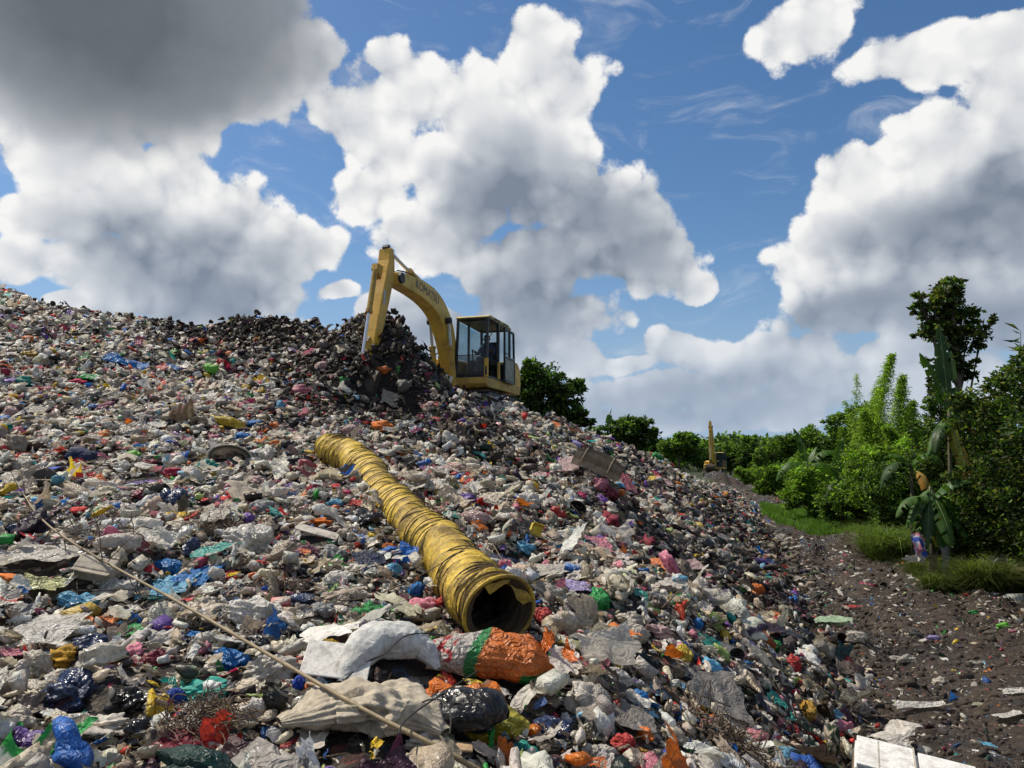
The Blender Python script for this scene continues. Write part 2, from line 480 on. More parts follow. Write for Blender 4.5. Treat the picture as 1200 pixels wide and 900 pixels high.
for a in [(0, 900, 3.5), (150, 900, 3.5), (300, 900, 3.5), (450, 900, 3.5), (600, 900, 3.6), (750, 900, 4.0), (850, 900, 4.9),
          (-200, 900, 3.5), (-200, 700, 5.6), (-200, 500, 11.5), (-200, 360, 18), (-300, 250, 24),
          (0, 800, 4.3), (200, 800, 4.4), (400, 800, 4.5), (600, 800, 4.65), (750, 800, 5.4), (850, 800, 6.3),
          (0, 700, 5.6), (200, 700, 5.6), (400, 700, 5.6), (700, 700, 6.7), (800, 700, 8.5), (870, 700, 11),
          (0, 600, 7.8), (200, 600, 8.0), (340, 600, 8.3), (590, 600, 9), (700, 600, 11.2), (780, 600, 15), (840, 620, 20),
          (0, 520, 10.5), (200, 520, 11.5), (320, 520, 11.8), (500, 520, 12.6), (600, 520, 16), (700, 520, 22.5),
          (0, 450, 14), (150, 450, 15), (300, 450, 17), (430, 490, 13.6), (480, 500, 13.2), (530, 490, 15.0), (455, 450, 15.8),
          (0, 340, 22), (50, 356, 22.5), (100, 370, 23), (150, 384, 23.3), (200, 394, 23.5), (232, 384, 20), (300, 381, 19.5), (350, 392, 18.8), (385, 402, 18.5), (330, 430, 17.5),
          (410, 400, 17.6), (440, 392, 17.5), (470, 396, 17.3), (470, 388, 17.9), (492, 418, 17.6), (506, 452, 18.0), (530, 463, 19.0), (560, 466, 19.5), (602, 474, 20), (640, 495, 21), (700, 517, 24), (760, 538, 29), (800, 562, 36), (830, 575, 45)]:
    cp(*a)
for a in [(390, 524, 11), (437, 557, 9.6), (473, 600, 8.3), (507, 640, 7.2), (540, 680, 6.3), (585, 713, 5.5)]:
    cp(*a, dz=-0.20 if a[2] > 6 else -0.27)
CT += [(-3.2, 21.8, 3.5), (-1.5, 22, 3.45), (0.3, 22.4, 3.3), (-3, 25, 3.4), (0.5, 25.5, 3.2), (-1.2, 23.5, 3.4), (-14, 30, 7.0), (-6, 28, 4.6), (0, 30, 3.0), (4, 31, 1.5), (-22, 24, 8), (-12, 42, 5),
       (0, 42, 2.5), (8, 48, 0), (14, 60, 0), (-32, 20, 8), (-30, 5, 3), (-12, 3, 1.6), (-10, 8, 2.6), (-4, 0, 0.85), (0, 0, 0.75), (1.2, 1.5, 0.55), (-12, -3, 1.2), (2.4, 0, 0), (2.0, -4, 0), (-4, -5, 0.3), (-20, -8, 1),
       (-30, 45, 6), (-40, 30, 7), (-20, 70, 2), (0, 70, 0.2)]
TOE = [(2.45, 3.0), (2.8, 6.2), (3.2, 7.2), (4.1, 10.1), (5.7, 15.8), (7.6, 22), (9.7, 31), (12.6, 45), (15.5, 61)]
CT += [(x, y, 0) for x, y in TOE] + [(x + 3, y, 0) for x, y in TOE] + [(x + 9, y, 0) for x, y in TOE] + [(25, 0, 0), (30, 20, 0), (40, 60, 0), (30, 80, 0), (0, 90, 0), (-40, 90, 0), (-45, 60, 2), (-45, -5, 1)]
CT = np.array(CT)
_d = np.sqrt(((CT[:, None, :2] - CT[None, :, :2]) ** 2).sum(2) + 0.15)
_A = np.zeros((len(CT) + 1, len(CT) + 1)); _A[:-1, :-1] = _d - 0.02 * np.eye(len(CT)); _A[-1, :-1] = 1; _A[:-1, -1] = 1
_w = np.linalg.solve(_A, np.append(CT[:, 2], 0))
_tx = np.array([p[0] for p in TOE]); _ty = np.array([p[1] for p in TOE])
BANKL = np.array([(8.0, 2), (8.4, 10), (8.9, 14.8), (10.5, 20), (11.9, 26), (14.5, 38), (19.5, 60), (24, 80)])


def toe_x(y): return np.interp(y, _ty, _tx)
def bank_x(y): return np.interp(y, BANKL[:, 1], BANKL[:, 0])


def h_exact(x, y):
    sh = x.shape; x = x.ravel(); y = y.ravel(); z = np.zeros(len(x))
    for i in range(0, len(x), 40000):
        dd = np.sqrt((x[i:i + 40000, None] - CT[None, :, 0]) ** 2 + (y[i:i + 40000, None] - CT[None, :, 1]) ** 2 + 0.15)
        z[i:i + 40000] = dd @ _w[:-1] + _w[-1]
    far = np.clip((np.maximum(np.abs(x) - 38, y - 75)) / 15, 0, 1)
    z = z * (1 - far)
    m = np.clip((toe_x(y) - x) / 1.2 + 0.2, 0, 1)            # mound mask
    z = np.where(x > toe_x(y) - 0.3, z * 0.15, z)
    z = np.maximum(z, 0)
    mm = m * (1 - far)
    z = z + mm * (fbm(x * 0.55, y * 0.55, 3, 3) * 0.55 + fbm(x * 1.9, y * 1.9, 3, 9) * 0.34)
    # heaped dirt around the digging spot
    g = np.exp(-(((x + 2.6) / 2.2) ** 2 + ((y - 17.4) / 1.6) ** 2)); z = z + g * (np.abs(fbm(x * 1.6, y * 1.6, 4, 5)) * 1.1)
    g = np.exp(-(((x + 5.6) / 2.8) ** 2 + ((y - 19.3) / 1.2) ** 2)); z = z + g * (np.abs(fbm(x * 1.8, y * 1.8, 4, 6)) * 0.9)
    # steep hollow under the ridge on the right flank
    g = np.exp(-(((x - 2.15) / 0.75) ** 2 + ((y - 11.6) / 1.3) ** 2)); z = z - g * 0.55
    g = np.exp(-(((x - 1.35) / 0.7) ** 2 + ((y - 12.9) / 1.2) ** 2)); z = z + g * 0.32
    g = np.exp(-(((x + 2.55) / 0.75) ** 2 + ((y - 15.3) / 0.8) ** 2)); z = z - g * 1.5
    # lane surface
    lane = (1 - mm)
    z = z + lane * (1 - far) * (fbm(x * 0.8, y * 0.8, 4, 21) * 0.30 + np.maximum(fbm(x * 2.2, y * 2.2, 4, 22), 0) * 0.34)
    for off, wd in ((1.1, .22), (2.7, .22), (4.3, .18)):
        q = x - toe_x(y) - off - .35 * np.sin(y * .25 + off); z = z - lane * (1 - far) * .09 * np.exp(-(q / wd) ** 2) + lane * (1 - far) * .05 * np.exp(-((np.abs(q) - wd * 2) / wd) ** 2)
    g = np.exp(-(((x - 8.9) / 1.6) ** 2 + ((y - 21.0) / 1.2) ** 2)); z = z + g * 0.42 * lane
    g = np.exp(-(((x - 17.5) / 2.0) ** 2 + ((y - 66) / 2.0) ** 2)); z = z + g * 1.5
    b = np.clip((x - bank_x(y)) / 1.8, 0, 1) * np.clip((85 - y) / 20, 0, 1); z = z + (b * b * (3 - 2 * b)) * (0.75 + fbm(x, y, 3, 30) * 0.5)
    return z.reshape(sh)


def axis(lo, hi, step, far, growth):
    a = list(np.arange(lo, hi + 1e-6, step))
    s = step
    while a[-1] < far: s *= growth; a.append(a[-1] + s)
    s = step
    while a[0] > -far: s *= growth; a.insert(0, a[0] - s)
    return np.array(a)


AX = axis(-26, 22, 0.13, 2500, 1.17); AY = axis(1, 62, 0.13, 2500, 1.17)
GX, GY = np.meshgrid(AX, AY)
GZ = h_exact(GX, GY)


def H(x, y):
    x = np.atleast_1d(np.asarray(x, float)); y = np.atleast_1d(np.asarray(y, float))
    i = np.clip(np.searchsorted(AX, x) - 1, 0, len(AX) - 2); j = np.clip(np.searchsorted(AY, y) - 1, 0, len(AY) - 2)
    fx = (x - AX[i]) / (AX[i + 1] - AX[i]); fy = (y - AY[j]) / (AY[j + 1] - AY[j])
    return GZ[j, i] * (1 - fx) * (1 - fy) + GZ[j, i + 1] * fx * (1 - fy) + GZ[j + 1, i] * (1 - fx) * fy + GZ[j + 1, i + 1] * fx * fy


def h1(x, y): return float(H(x, y)[0])


def nrm(x, y, e=0.15):
    dx = (H(x + e, y) - H(x - e, y)) / (2 * e); dy = (H(x, y + e) - H(x, y - e)) / (2 * e)
    n = np.stack([-dx, -dy, np.ones_like(dx)], -1)
    return n / np.linalg.norm(n, axis=1, keepdims=True)


def hit(px, py, lo=2.2, hi=90):
    d = ray(px, py); d = d / d[1]
    ys = np.concatenate([np.arange(lo, 30, 0.03), np.arange(30, hi, 0.2)])
    below = (CAM[2] + d[2] * ys) < H(d[0] * ys, ys)
    k = np.argmax(below) if below.any() else len(ys) - 1
    Y = ys[k]
    return np.array([d[0] * Y, Y, h1(d[0] * Y, Y)])


def mound_mask(x, y):
    far = np.clip((np.maximum(np.abs(x) - 38, y - 75)) / 15, 0, 1)
    return np.clip((toe_x(y) - x) / 0.9 + 0.4, 0, 1) * (1 - far)


# darker / dirtier spots of the heap, dark colour imitating shade in its hollows (x, y, rx, ry, strength)
DARKZ = [(-2.9, 17.0, 2.3, 1.9, 1.35), (-6.2, 19.4, 3.4, 1.4, 1.0), (-2.3, 14.8, 1.6, 1.7, 1.35), (-0.8, 13.2, 1.5, 1.3, .75), (2.1, 11.8, 1.2, 1.8, 0.95), (-0.2, 15.5, 1.8, 1.6, 0.5), (3.0, 8.5, 1.6, 2.5, 0.5), (4.3, 12, 1.9, 4.5, 0.85), (5.5, 19, 2.8, 8, 0.9), (3.4, 8.0, 1.3, 3.0, .8), (2.3, 5.3, 1.3, 1.2, 0.65), (0.7, 9.5, 1.2, 1.5, 0.35), (-10, 21, 8, 2.0, 0.22)]


def darkness(x, y):
    s = np.zeros_like(x)
    for (a, b, rx, ry, k) in DARKZ: s = np.maximum(s, k * np.exp(-(((x - a) / rx) ** 2 + ((y - b) / ry) ** 2) ** 1.5))
    return np.clip(s + fbm(x * 0.7, y * 0.7, 3, 41) * 0.45 - .04, 0, 1)


mk = mound_mask(GX, GY)
gr = np.clip((GX - bank_x(GY) - 0.4) / 0.8, 0, 1)
gr = np.maximum(gr, np.clip((GY - 66) / 10, 0, 1))
gr = np.maximum(gr, np.clip((-12 - GX) / 3, 0, 1) * np.clip((GY - 36) / 6, 0, 1))
dk = darkness(GX, GY)
tc = np.stack([mk, gr, dk], -1).reshape(-1, 3)
nx, ny = len(AX), len(AY)
idx = np.arange(nx * ny).reshape(ny, nx)
F = np.stack([idx[:-1, :-1], idx[:-1, 1:], idx[1:, 1:], idx[1:, :-1]], -1).reshape(-1, 4)

m, t, out = newmat('ground_soil')
ca = t.new('ShaderNodeVertexColor'); ca.layer_name = 'col'
sx = t.new('ShaderNodeSeparateColor'); t.l.new(ca.outputs[0], sx.inputs[0])
P = pos(t)
n1 = t.noise(P, 1.3, 6, 0.65); n2 = t.noise(P, 9, 6, 0.7); n3 = t.noise(P, 45, 4, 0.6)
soil = t.ramp(n2, [(0.25, (0.018, 0.012, 0.009)), (0.48, (0.055, 0.037, 0.024)), (0.72, (0.15, 0.112, 0.078))])
soil = t.mix(t.maprange(n1, 0.4, 0.65, 0, 0.6), soil, (0.030, 0.021, 0.016))
# trodden-in scraps in the mud
vs = t.new('ShaderNodeTexVoronoi'); t.put(vs.inputs['Vector'], t.vmath('MULTIPLY', P, (1, 1, 2.0))); vs.inputs['Scale'].default_value = 17
sc = t.new('ShaderNodeSeparateColor'); t.l.new(vs.outputs['Color'], sc.inputs[0])
scrap = t.math('MULTIPLY', t.math('GREATER_THAN', sc.outputs[0], 0.66), t.math('LESS_THAN', vs.outputs['Distance'], t.math('MULTIPLY', sc.outputs[1], 0.45)))
scol = t.ramp(sc.outputs[2], [(0, (0.3, 0.27, 0.24)), (0.35, (0.45, 0.42, 0.38)), (0.6, (0.16, 0.13, 0.11)), (0.8, (0.35, 0.14, 0.12)), (0.9, (0.1, 0.16, 0.24))], 'CONSTANT')
soil = t.mix(t.math('MULTIPLY', scrap, 0.55), soil, scol)
vc = t.new('ShaderNodeTexVoronoi'); t.put(vc.inputs['Vector'], P); vc.inputs['Scale'].default_value = 13
s2 = t.new('ShaderNodeSeparateColor'); t.l.new(vc.outputs['Color'], s2.inputs[0])
heap = t.ramp(s2.outputs[0], [(0, (0.02, 0.016, 0.013)), (0.35, (0.06, 0.045, 0.035)), (0.6, (0.17, 0.14, 0.11)), (0.78, (0.34, 0.31, 0.28)), (0.9, (0.28, 0.09, 0.08)), (0.95, (0.06, 0.13, 0.22))], 'CONSTANT')
heap = t.mix(t.math('MAXIMUM', t.maprange(n2, 0.35, 0.6, 0.1, 0.9), sx.outputs[2]), heap, (0.02, 0.014, 0.010))  # darkness map colours dirty spots and the painted shade of the hollows
grass = t.ramp(n2, [(0.3, (0.02, 0.032, 0.010)), (0.7, (0.05, 0.07, 0.018))])
c = t.mix(sx.outputs[0], soil, heap); c = t.mix(t.math('MULTIPLY', sx.outputs[1], 0.9), c, grass)
wet = t.maprange(t.noise(P, 0.7, 3, 0.5), 0.50, 0.60, 0, 1)
wet = t.math('MULTIPLY', wet, t.math('SUBTRACT', 1.0, sx.outputs[0], clamp=True))
c = t.mix(t.math('MULTIPLY', wet, 0.55), c, (0.014, 0.011, 0.008))
hgt = t.math('ADD', t.math('MULTIPLY', n2, 1.2), t.math('ADD', t.math('MULTIPLY', n3, 0.5), t.math('MULTIPLY', scrap, 0.15)))
principled(t, out, c, t.maprange(wet, 0, 1, 0.85, 0.2), 0, 0.4, t.bump(hgt, 0.9, 0.09))
M['ground'] = m
g = npmesh('ground', np.stack([GX, GY, GZ], -1).reshape(-1, 3), F, M['ground'], tc, smooth=True)
tag(g, kind='structure')
# ------------------------------------------------------------------ crumpled shapes
def ico(sub):
    bm = bmesh.new(); bmesh.ops.create_icosphere(bm, subdivisions=sub, radius=1.0)
    V = np.array([v.co[:] for v in bm.verts]); F = np.array([[v.index for v in f.verts] for f in bm.faces])
    bm.free(); return V, F


ICO = {k: ico(k) for k in (1, 2, 3, 4, 5)}


def rdir(rs, n):
    d = rs.normal(size=(n, 3)); return d / np.linalg.norm(d, axis=1, keepdims=True)


def tri(x): return np.abs((x / 2.0) % 1.0 - 0.5) * 4 - 1       # triangle wave, -1..1


def crumple(V, rs, n=10, f0=1.6, f1=6.0, amp=0.5, aniso=0.62):
    """sum of sharp folds along random directions, returned per vertex in about -1..1"""
    s = np.zeros(len(V))
    w = V + 0.25 * np.stack([np.sin(V[:, 1] * 2.1 + rs.uniform(0, 6)), np.sin(V[:, 2] * 2.3 + rs.uniform(0, 6)), np.sin(V[:, 0] * 1.9 + rs.uniform(0, 6))], -1)
    fs = np.geomspace(f0, f1, n)
    ax = rdir(rs, 1)[0]; w = w - np.outer(w @ ax, ax) * aniso      # folds run mostly along one direction
    for i, d in enumerate(rdir(rs, n)):
        s += tri((w @ d) * fs[i] + rs.uniform(0, 2)) * (f0 / fs[i]) ** 0.85
    return s * amp / 1.6


def bag_shape(rs, sub=3, amp=0.30, pleat=0.0, knot=False, box=0.0, f1=6.0):
    V, F = ICO[sub]; V = V.copy(); 
    r = 1 + crumple(V, rs, 9 if sub > 2 else 6, 1.5, f1 if sub > 2 else 3.5, amp)
    if box: 
        k = np.max(np.abs(V), 1) ** box; r = r / k
    if pleat:
        ang = np.arctan2(V[:, 1], V[:, 2]); e = np.abs(V[:, 0])
        r = r * (1 + pleat * tri(ang * rs.randint(5, 9) / 1.57 + 2.5 * V[:, 0]) * e)
        V = V.copy(); q = np.sqrt(np.clip(1 - e ** 2.2, 0.05, 1)); 
    r = np.clip(r, 0.5, 1.4)
    P = V * r[:, None]
    P[:, 2] = np.where(P[:, 2] < -0.45, -0.45 + (P[:, 2] + 0.45) * 0.3, P[:, 2])
    if knot:      # gathered neck with two loose ears at the +x end
        x = P[:, 0]; tnk = np.clip((x - 0.45) / 0.35, 0, 1); nar = 1 - 0.78 * tnk
        ear = np.clip((x - 0.85) / 0.3, 0, 1); nar = nar + ear * 0.55
        ang = np.arctan2(P[:, 1], P[:, 2])
        nar = nar * (1 + 0.35 * tnk * tri(ang * 3 + 1))
        P[:, 1] *= nar; P[:, 2] = P[:, 2] * nar + tnk * 0.18
        P[:, 0] = x + tnk * 0.35 * (x - 0.45)
    return P / np.abs(P[:, :2]).max(), F


def sheet_shape(rs, n=14, amp=0.22, curl=0.4, ragged=0.25, f1=6.0):
    u = np.linspace(-1, 1, n); X, Y = np.meshgrid(u, u)
    V = np.stack([X.ravel(), Y.ravel(), np.zeros(n * n)], -1)
    a = np.arctan2(V[:, 1], V[:, 0]); rr = np.max(np.abs(V[:, :2]), 1)
    V[:, :2] *= (1 - ragged * rr * (0.5 + 0.5 * np.sin(a * 3 + rs.uniform(0, 6)) * np.sin(a * 5 + rs.uniform(0, 6))))[:, None]
    V0 = V.copy()
    z = crumple(V0, rs, 8, 1.1, f1, amp)
    d = rdir(rs, 1)[0]
    z = z + curl * (V0[:, 0] * d[0] + V0[:, 1] * d[1]) ** 2 * rs.choice([-1, 1, 1])
    V[:, 2] = z
    V[:, 0] += crumple(V0 + 5, rs, 5, 1.2, 4, 0.16); V[:, 1] += crumple(V0 + 9, rs, 5, 1.2, 4, 0.16)
    i = np.arange(n * n).reshape(n, n)
    Q = np.stack([i[:-1, :-1], i[:-1, 1:], i[1:, 1:], i[1:, :-1]], -1).reshape(-1, 4)
    T = np.concatenate([Q[:, [0, 1, 2]], Q[:, [0, 2, 3]]])
    return V, T


def lathe_shape(prof, n=12):
    """closed profile (x along axis, radius)"""
    V = []; F = []
    for x, r in prof:
        for k in range(n):
            a = 2 * math.pi * k / n; V.append((x, math.cos(a) * r, math.sin(a) * r))
    for i in range(len(prof) - 1):
        for k in range(n):
            k2 = (k + 1) % n; a, b, c, d = i * n + k, i * n + k2, (i + 1) * n + k2, (i + 1) * n + k
            F += [(a, c, b), (a, d, c)]
    return np.array(V, float), np.array(F)


def box_shape(rs, warp=0.12):
    V = np.array([(x, y, z) for x in (-1, 1) for y in (-1, 1) for z in (-1, 1)], float) + rs.uniform(-warp, warp, (8, 3))
    F = np.array([(0, 1, 3), (0, 3, 2), (4, 6, 7), (4, 7, 5), (0, 4, 5), (0, 5, 1), (2, 3, 7), (2, 7, 6), (0, 2, 6), (0, 6, 4), (1, 5, 7), (1, 7, 3)])
    return V, F


PAL = np.array([(.88, .81, .70), (.78, .67, .51), (.58, .47, .34), (.66, .61, .54), (.36, .30, .23), (.17, .13, .10), (.09, .07, .055), (.028, .028, .033),
                (.74, .26, .33), (.68, .05, .04), (.03, .18, .58), (.02, .38, .33), (.06, .42, .08), (.78, .54, .04), (.80, .20, .03), (.22, .10, .44), (.22, .50, .70), (.42, .03, .09), (.50, .66, .22)])
PW_LIGHT = np.array([.31, .19, .11, .09, .05, .04, .025, .05, .030, .022, .016, .008, .010, .013, .014, .009, .012, .010, .006]); PW_LIGHT /= PW_LIGHT.sum()
PW_DARK = np.array([.012, .022, .045, .02, .08, .21, .30, .22, .008, .012, .006, .004, .004, .005, .006, .004, .004, .014, .003]); PW_DARK /= PW_DARK.sum()


def pick_cols(rs, n, dark):
    cl = np.cumsum(PW_LIGHT); cdk = np.cumsum(PW_DARK)
    r = rs.rand(n); i = np.minimum(np.searchsorted(cl, r), len(PAL) - 1); j = np.minimum(np.searchsorted(cdk, r), len(PAL) - 1)
    c = PAL[np.where(rs.rand(n) < dark, j, i)]
    c = c * rs.uniform(0.65, 1.15, (n, 1)) + rs.normal(0, 0.012, (n, 3))
    return np.clip(c, 0.008, 0.8)


def frames(n, rs, tiltmax=0.5):
    """random rotation about the normal plus a random tilt; returns (m,3,3) with columns x,y,z"""
    m = len(n); z = n + rs.normal(0, tiltmax * 0.5, (m, 3)); z /= np.linalg.norm(z, axis=1, keepdims=True)
    a = rdir(rs, m); x = np.cross(a, z); x /= np.linalg.norm(x, axis=1, keepdims=True); y = np.cross(z, x)
    return np.stack([x, y, z], -1)


def scatter(templates, tid, pos_, fr, scl, cols, cols2, rs):
    """bake instances of the templates into arrays"""
    VV = []; FF = []; CC = []; off = 0
    for k, (V, F) in enumerate(templates):
        s = np.where(tid == k)[0]
        if not len(s): continue
        L = V[None, :, :] * scl[s][:, None, :]
        Wd = np.einsum('nij,nvj->nvi', fr[s], L) + pos_[s][:, None, :]
        c = np.repeat(cols[s][:, None, :], len(V), 1)
        d = rdir(rs, 1)[0]; m = (np.sin((V @ d) * 5.0) > 0.55)
        c[:, m, :] = cols2[s][:, None, :]
        VV.append(Wd.reshape(-1, 3)); CC.append(c.reshape(-1, 3))
        FF.append((F[None] + (np.arange(len(s)) * len(V))[:, None, None] + off).reshape(-1, 3)); off += len(s) * len(V)
    return np.concatenate(VV), np.concatenate(FF), np.concatenate(CC)


BOTTLE = [(-1, 0.02), (-1, .28), (-.9, .33), (.3, .33), (.62, .13), (.85, .12), (.86, .15), (1, .15), (1, .01)]
CUP = [(-.6, .02), (-.6, .38), (.6, .52), (.6, .47), (-.5, .34), (-.5, .02)]
_rs = np.random.RandomState(5)
T_HI = [bag_shape(_rs, 3, 0.38, 0.2, f1=8) for _ in range(8)] + [bag_shape(_rs, 3, 0.25, 0.3, True, f1=9) for _ in range(5)] + [sheet_shape(_rs, 17, 0.30, .5, .35, f1=8) for _ in range(18)]
T_MID = [bag_shape(_rs, 2, 0.42) for _ in range(10)] + [sheet_shape(_rs, 9, 0.38, 0.6, .35) for _ in range(18)] + [bag_shape(_rs, 2, 0.28, 0.3, True) for _ in range(3)]
T_LO = [bag_shape(_rs, 1, 0.42) for _ in range(8)] + [sheet_shape(_rs, 5, 0.40, 0.6) for _ in range(10)]
T_OBJ = [lathe_shape(BOTTLE, 10), lathe_shape(CUP, 12), box_shape(_rs), box_shape(_rs, .25), lathe_shape([(-1, .01), (-1, .04), (1, .03), (1, .01)], 5), lathe_shape([(-1, .01), (-1, .02), (0.2, .05), (1, .02)], 4)]
# ------------------------------------------------------------------ hero things and notable pieces of rubbish
KEEP = []
M['clod'] = mat_simple('mud_clod', (0.04, 0.028, 0.02), 0.9, 0, 0.3, scale=9, bump=0.7, objspace=False)
C_ = dict(white=(.72, .68, .61), cream=(.58, .52, .43), beige=(.42, .36, .28), grey=(.33, .33, .32), dgrey=(.12, .12, .12), brown=(.15, .10, .065), black=(.010, .010, .012), navy=(.018, .03, .075),
          pink=(.62, .22, .28), palepink=(.62, .42, .40), mauve=(.36, .15, .2), red=(.58, .05, .045), crimson=(.50, .03, .08), maroon=(.22, .02, .04), blue=(.02, .20, .55), dblue=(.01, .05, .35), sky=(.14, .42, .62),
          teal=(.03, .34, .27), green=(.03, .33, .08), lime=(.22, .62, .08), palegreen=(.42, .58, .36), olive=(.20, .20, .10), yellow=(.68, .50, .05), mustard=(.50, .28, .03), orange=(.72, .19, .03), lavender=(.42, .36, .62), purple=(.17, .09, .36), tan=(.45, .30, .17), clear=(.54, .49, .42), smoke=(.22, .20, .18), paleyellow=(.60, .60, .28))


def hit_lift(px, py, l):
    """point on that line of sight which stands l above the surface"""
    d = ray(px, py); d = d / d[1]; ys = np.arange(1.2, 40, .02)
    below = (CAM[2] + d[2] * ys) < H(d[0] * ys, ys) + l
    Y = ys[np.argmax(below)] if below.any() else ys[-1]
    return np.array([d[0] * Y, Y, CAM[2] + d[2] * Y])


def place(px, py, w, h, tilt=0, up=0.25):
    """world frame for a thing lying at that spot of the slope"""
    p = hit(px, py); Y = p[1]; W = w * Y / 900; Hh = max(h * Y / 900, 0.02)
    n = nrm(p[0:1], p[1:2], 0.3)[0]
    a = R(-tilt); x = np.array([math.cos(a), 0, math.sin(a)]); x = x - n * (x @ n) * 0.9; x /= np.linalg.norm(x)
    y = np.cross(n, x); y /= np.linalg.norm(y); z = np.cross(x, y)
    KEEP.append((p[0], p[1] + Hh * 0.3, max(W, Hh) * 0.5))
    return p, W, Hh, np.stack([x, y, z], -1)


def put_shape(name, V, F, mat, color, p, fr, scl, lift, label, cat, group=None, col2=None, smooth=False, parent=None):
    L = (V * scl) @ fr.T + fr[:, 2] * lift
    c = np.tile(np.array(color), (len(V), 1))
    if col2 is not None:
        for (fn, cc) in col2: c[fn(V)] = cc
    o = npmesh(name, L, F, mat, c, loc=p, smooth=smooth, parent=parent)
    if label: tag(o, label, cat, group)
    return o


def lift_obj(o, d): o.location = Vector(o.location) + Vector(d)


SEED = [100]
ALL_ITEMS = []


def item(kind, px, py, w, h, color, label, tilt=0, col2=None, name=None, cat=None, group=None):
    SEED[0] += 1; rs = np.random.RandomState(SEED[0]); c = C_[color] if isinstance(color, str) else color
    p, W, Hh, fr = place(px, py, w, h, tilt)
    ALL_ITEMS.append((px, py, w, h))
    big = max(w, h) > 24; sub = 5 if max(w, h) > 60 else (4 if big else 3)
    hz = max(Hh * 0.5, 0.03)
    p = p + fr[:, 1] * Hh * 0.25
    if kind in ('bag', 'knot', 'black', 'round', 'cloth', 'clear'):
        mat = {'black': M['shiny_black'], 'cloth': M['fabric'], 'clear': M['clear']}.get(kind, M['bagplastic'])
        if kind == 'round': V, F = bag_shape(rs, sub, 0.13, 0.12, f1=10)
        elif kind == 'knot': V, F = bag_shape(rs, sub, 0.2, 0.25, True, f1=10)
        elif kind == 'cloth': V, F = bag_shape(rs, sub, 0.42, 0.2, f1=9)
        else: V, F = bag_shape(rs, sub, 0.32, 0.12, f1=13 if sub > 3 else 8)
        nm = {'cloth': 'crumpled_cloth', 'black': 'bin_bag', 'clear': 'clear_bag'}.get(kind, 'plastic_bag'); ct = {'cloth': 'cloth', 'black': 'bin bag'}.get(kind, 'plastic bag')
        return put_shape(name or nm, V, F, mat, c, p, fr, (W * .5, Hh * .62, Hh * (.52 if kind != 'cloth' else .36)), Hh * .16, label, cat or ct, group, col2, smooth=sub < 4)
    if kind in ('sheet', 'canvas'):
        V, F = sheet_shape(rs, 44 if big else 20, 0.15, 0.2, 0.2, f1=11 if big else 7)
        return put_shape(name or 'plastic_sheet', V, F, M['fabric'] if kind == 'canvas' else M['clear'] if color in ('clear', 'smoke') else M['bagplastic'], c, p, fr, (W * .52, Hh * .95, min(max(W, Hh) * .32, Hh * 1.3)), 0.02 + Hh * .2, label, cat or 'plastic sheet', group, col2)
    if kind == 'ball':
        V, F = ICO[4]; V = V.copy(); V[:, 2] *= .98
        return put_shape(name or 'ball', V, F, M['bagplastic'], c, p, fr, (W * .5,) * 3, W * .3, label, cat or 'ball', group, smooth=True)
    if kind == 'bottle':
        V, F = lathe_shape(BOTTLE, 20)
        e = put_shape(name or 'plastic_bottle', V, F, M['bagplastic'], c, p, fr, (W * .5, W * .5, W * .5), Hh * .2, label, cat or 'bottle', group, smooth=False)
        Vc, Fc = lathe_shape([(.86, .0), (.86, .155), (1.03, .155), (1.03, .0)], 14)
        cap = npmesh('cap', (Vc * W * .5) @ fr.T + fr[:, 2] * Hh * .2, Fc, M['bagplastic'], np.tile((.5, .05, .04), (len(Vc), 1)), parent=e)
        return e
    if kind == 'tub':
        # open container lying on its side, mouth towards the viewer
        V, F = lathe_shape([(-1, 0.01), (-1, .6), (-.9, .66), (.9, .82), (.96, .88), (1, .84), (.9, .76), (-.86, .6), (-.86, .01)], 28)
        ax = np.array([.35, -.9, .25]); ax /= np.linalg.norm(ax); y = np.cross([0, 0, 1.0], ax); y /= np.linalg.norm(y); z = np.cross(ax, y)
        f2 = fr @ np.stack([ax, y, z], -1)
        return put_shape(name or 'bucket', V, F, M['bagplastic'], c, p, f2, (W * .5, W * .55, Hh * .62), Hh * .3, label, cat or 'bucket', group, col2=[(lambda V: (np.hypot(V[:, 1], V[:, 2]) < .78) & (V[:, 0] > -.88) & (np.hypot(V[:, 1], V[:, 2]) > .7), (.02, .02, .02))], smooth=True)
    if kind in ('board', 'plank', 'carton', 'panel'):
        mb = MB()
        if kind == 'carton': d = (W, Hh * .9, Hh * .8)
        elif kind == 'plank': d = (W, Hh * .8, Hh * .35)
        else: d = (W, Hh * 1.3, .012)
        mb.box((0, 0, 0), d)
        rot = Matrix(fr.tolist()) @ Euler((rs.uniform(-.25, .45), rs.uniform(-.2, .2), 0)).to_matrix()
        mat = mat_simple(name or kind, c, 0.75, 0, 0.55, scale=9 / max(W, .1) * .3 + 4, bump=0.4)
        o = mb.build(name or {'board': 'flat_board', 'plank': 'wooden_plank', 'carton': 'carton', 'panel': 'upright_panel'}[kind], mat, bevel=min(.012, W * .04))
        o.location = p + fr[:, 2] * (Hh * .3 + .03); o.rotation_euler = rot.to_euler()
        if kind == 'carton':
            fl = MB().box((0, -Hh * .62, Hh * .42), (W * .96, Hh * .5, .008), Euler((-.5, 0, 0)).to_matrix()).build('flap', mat, o)
        tag(o, label, cat or {'board': 'board', 'plank': 'plank', 'carton': 'box', 'panel': 'panel'}[kind], group); return o


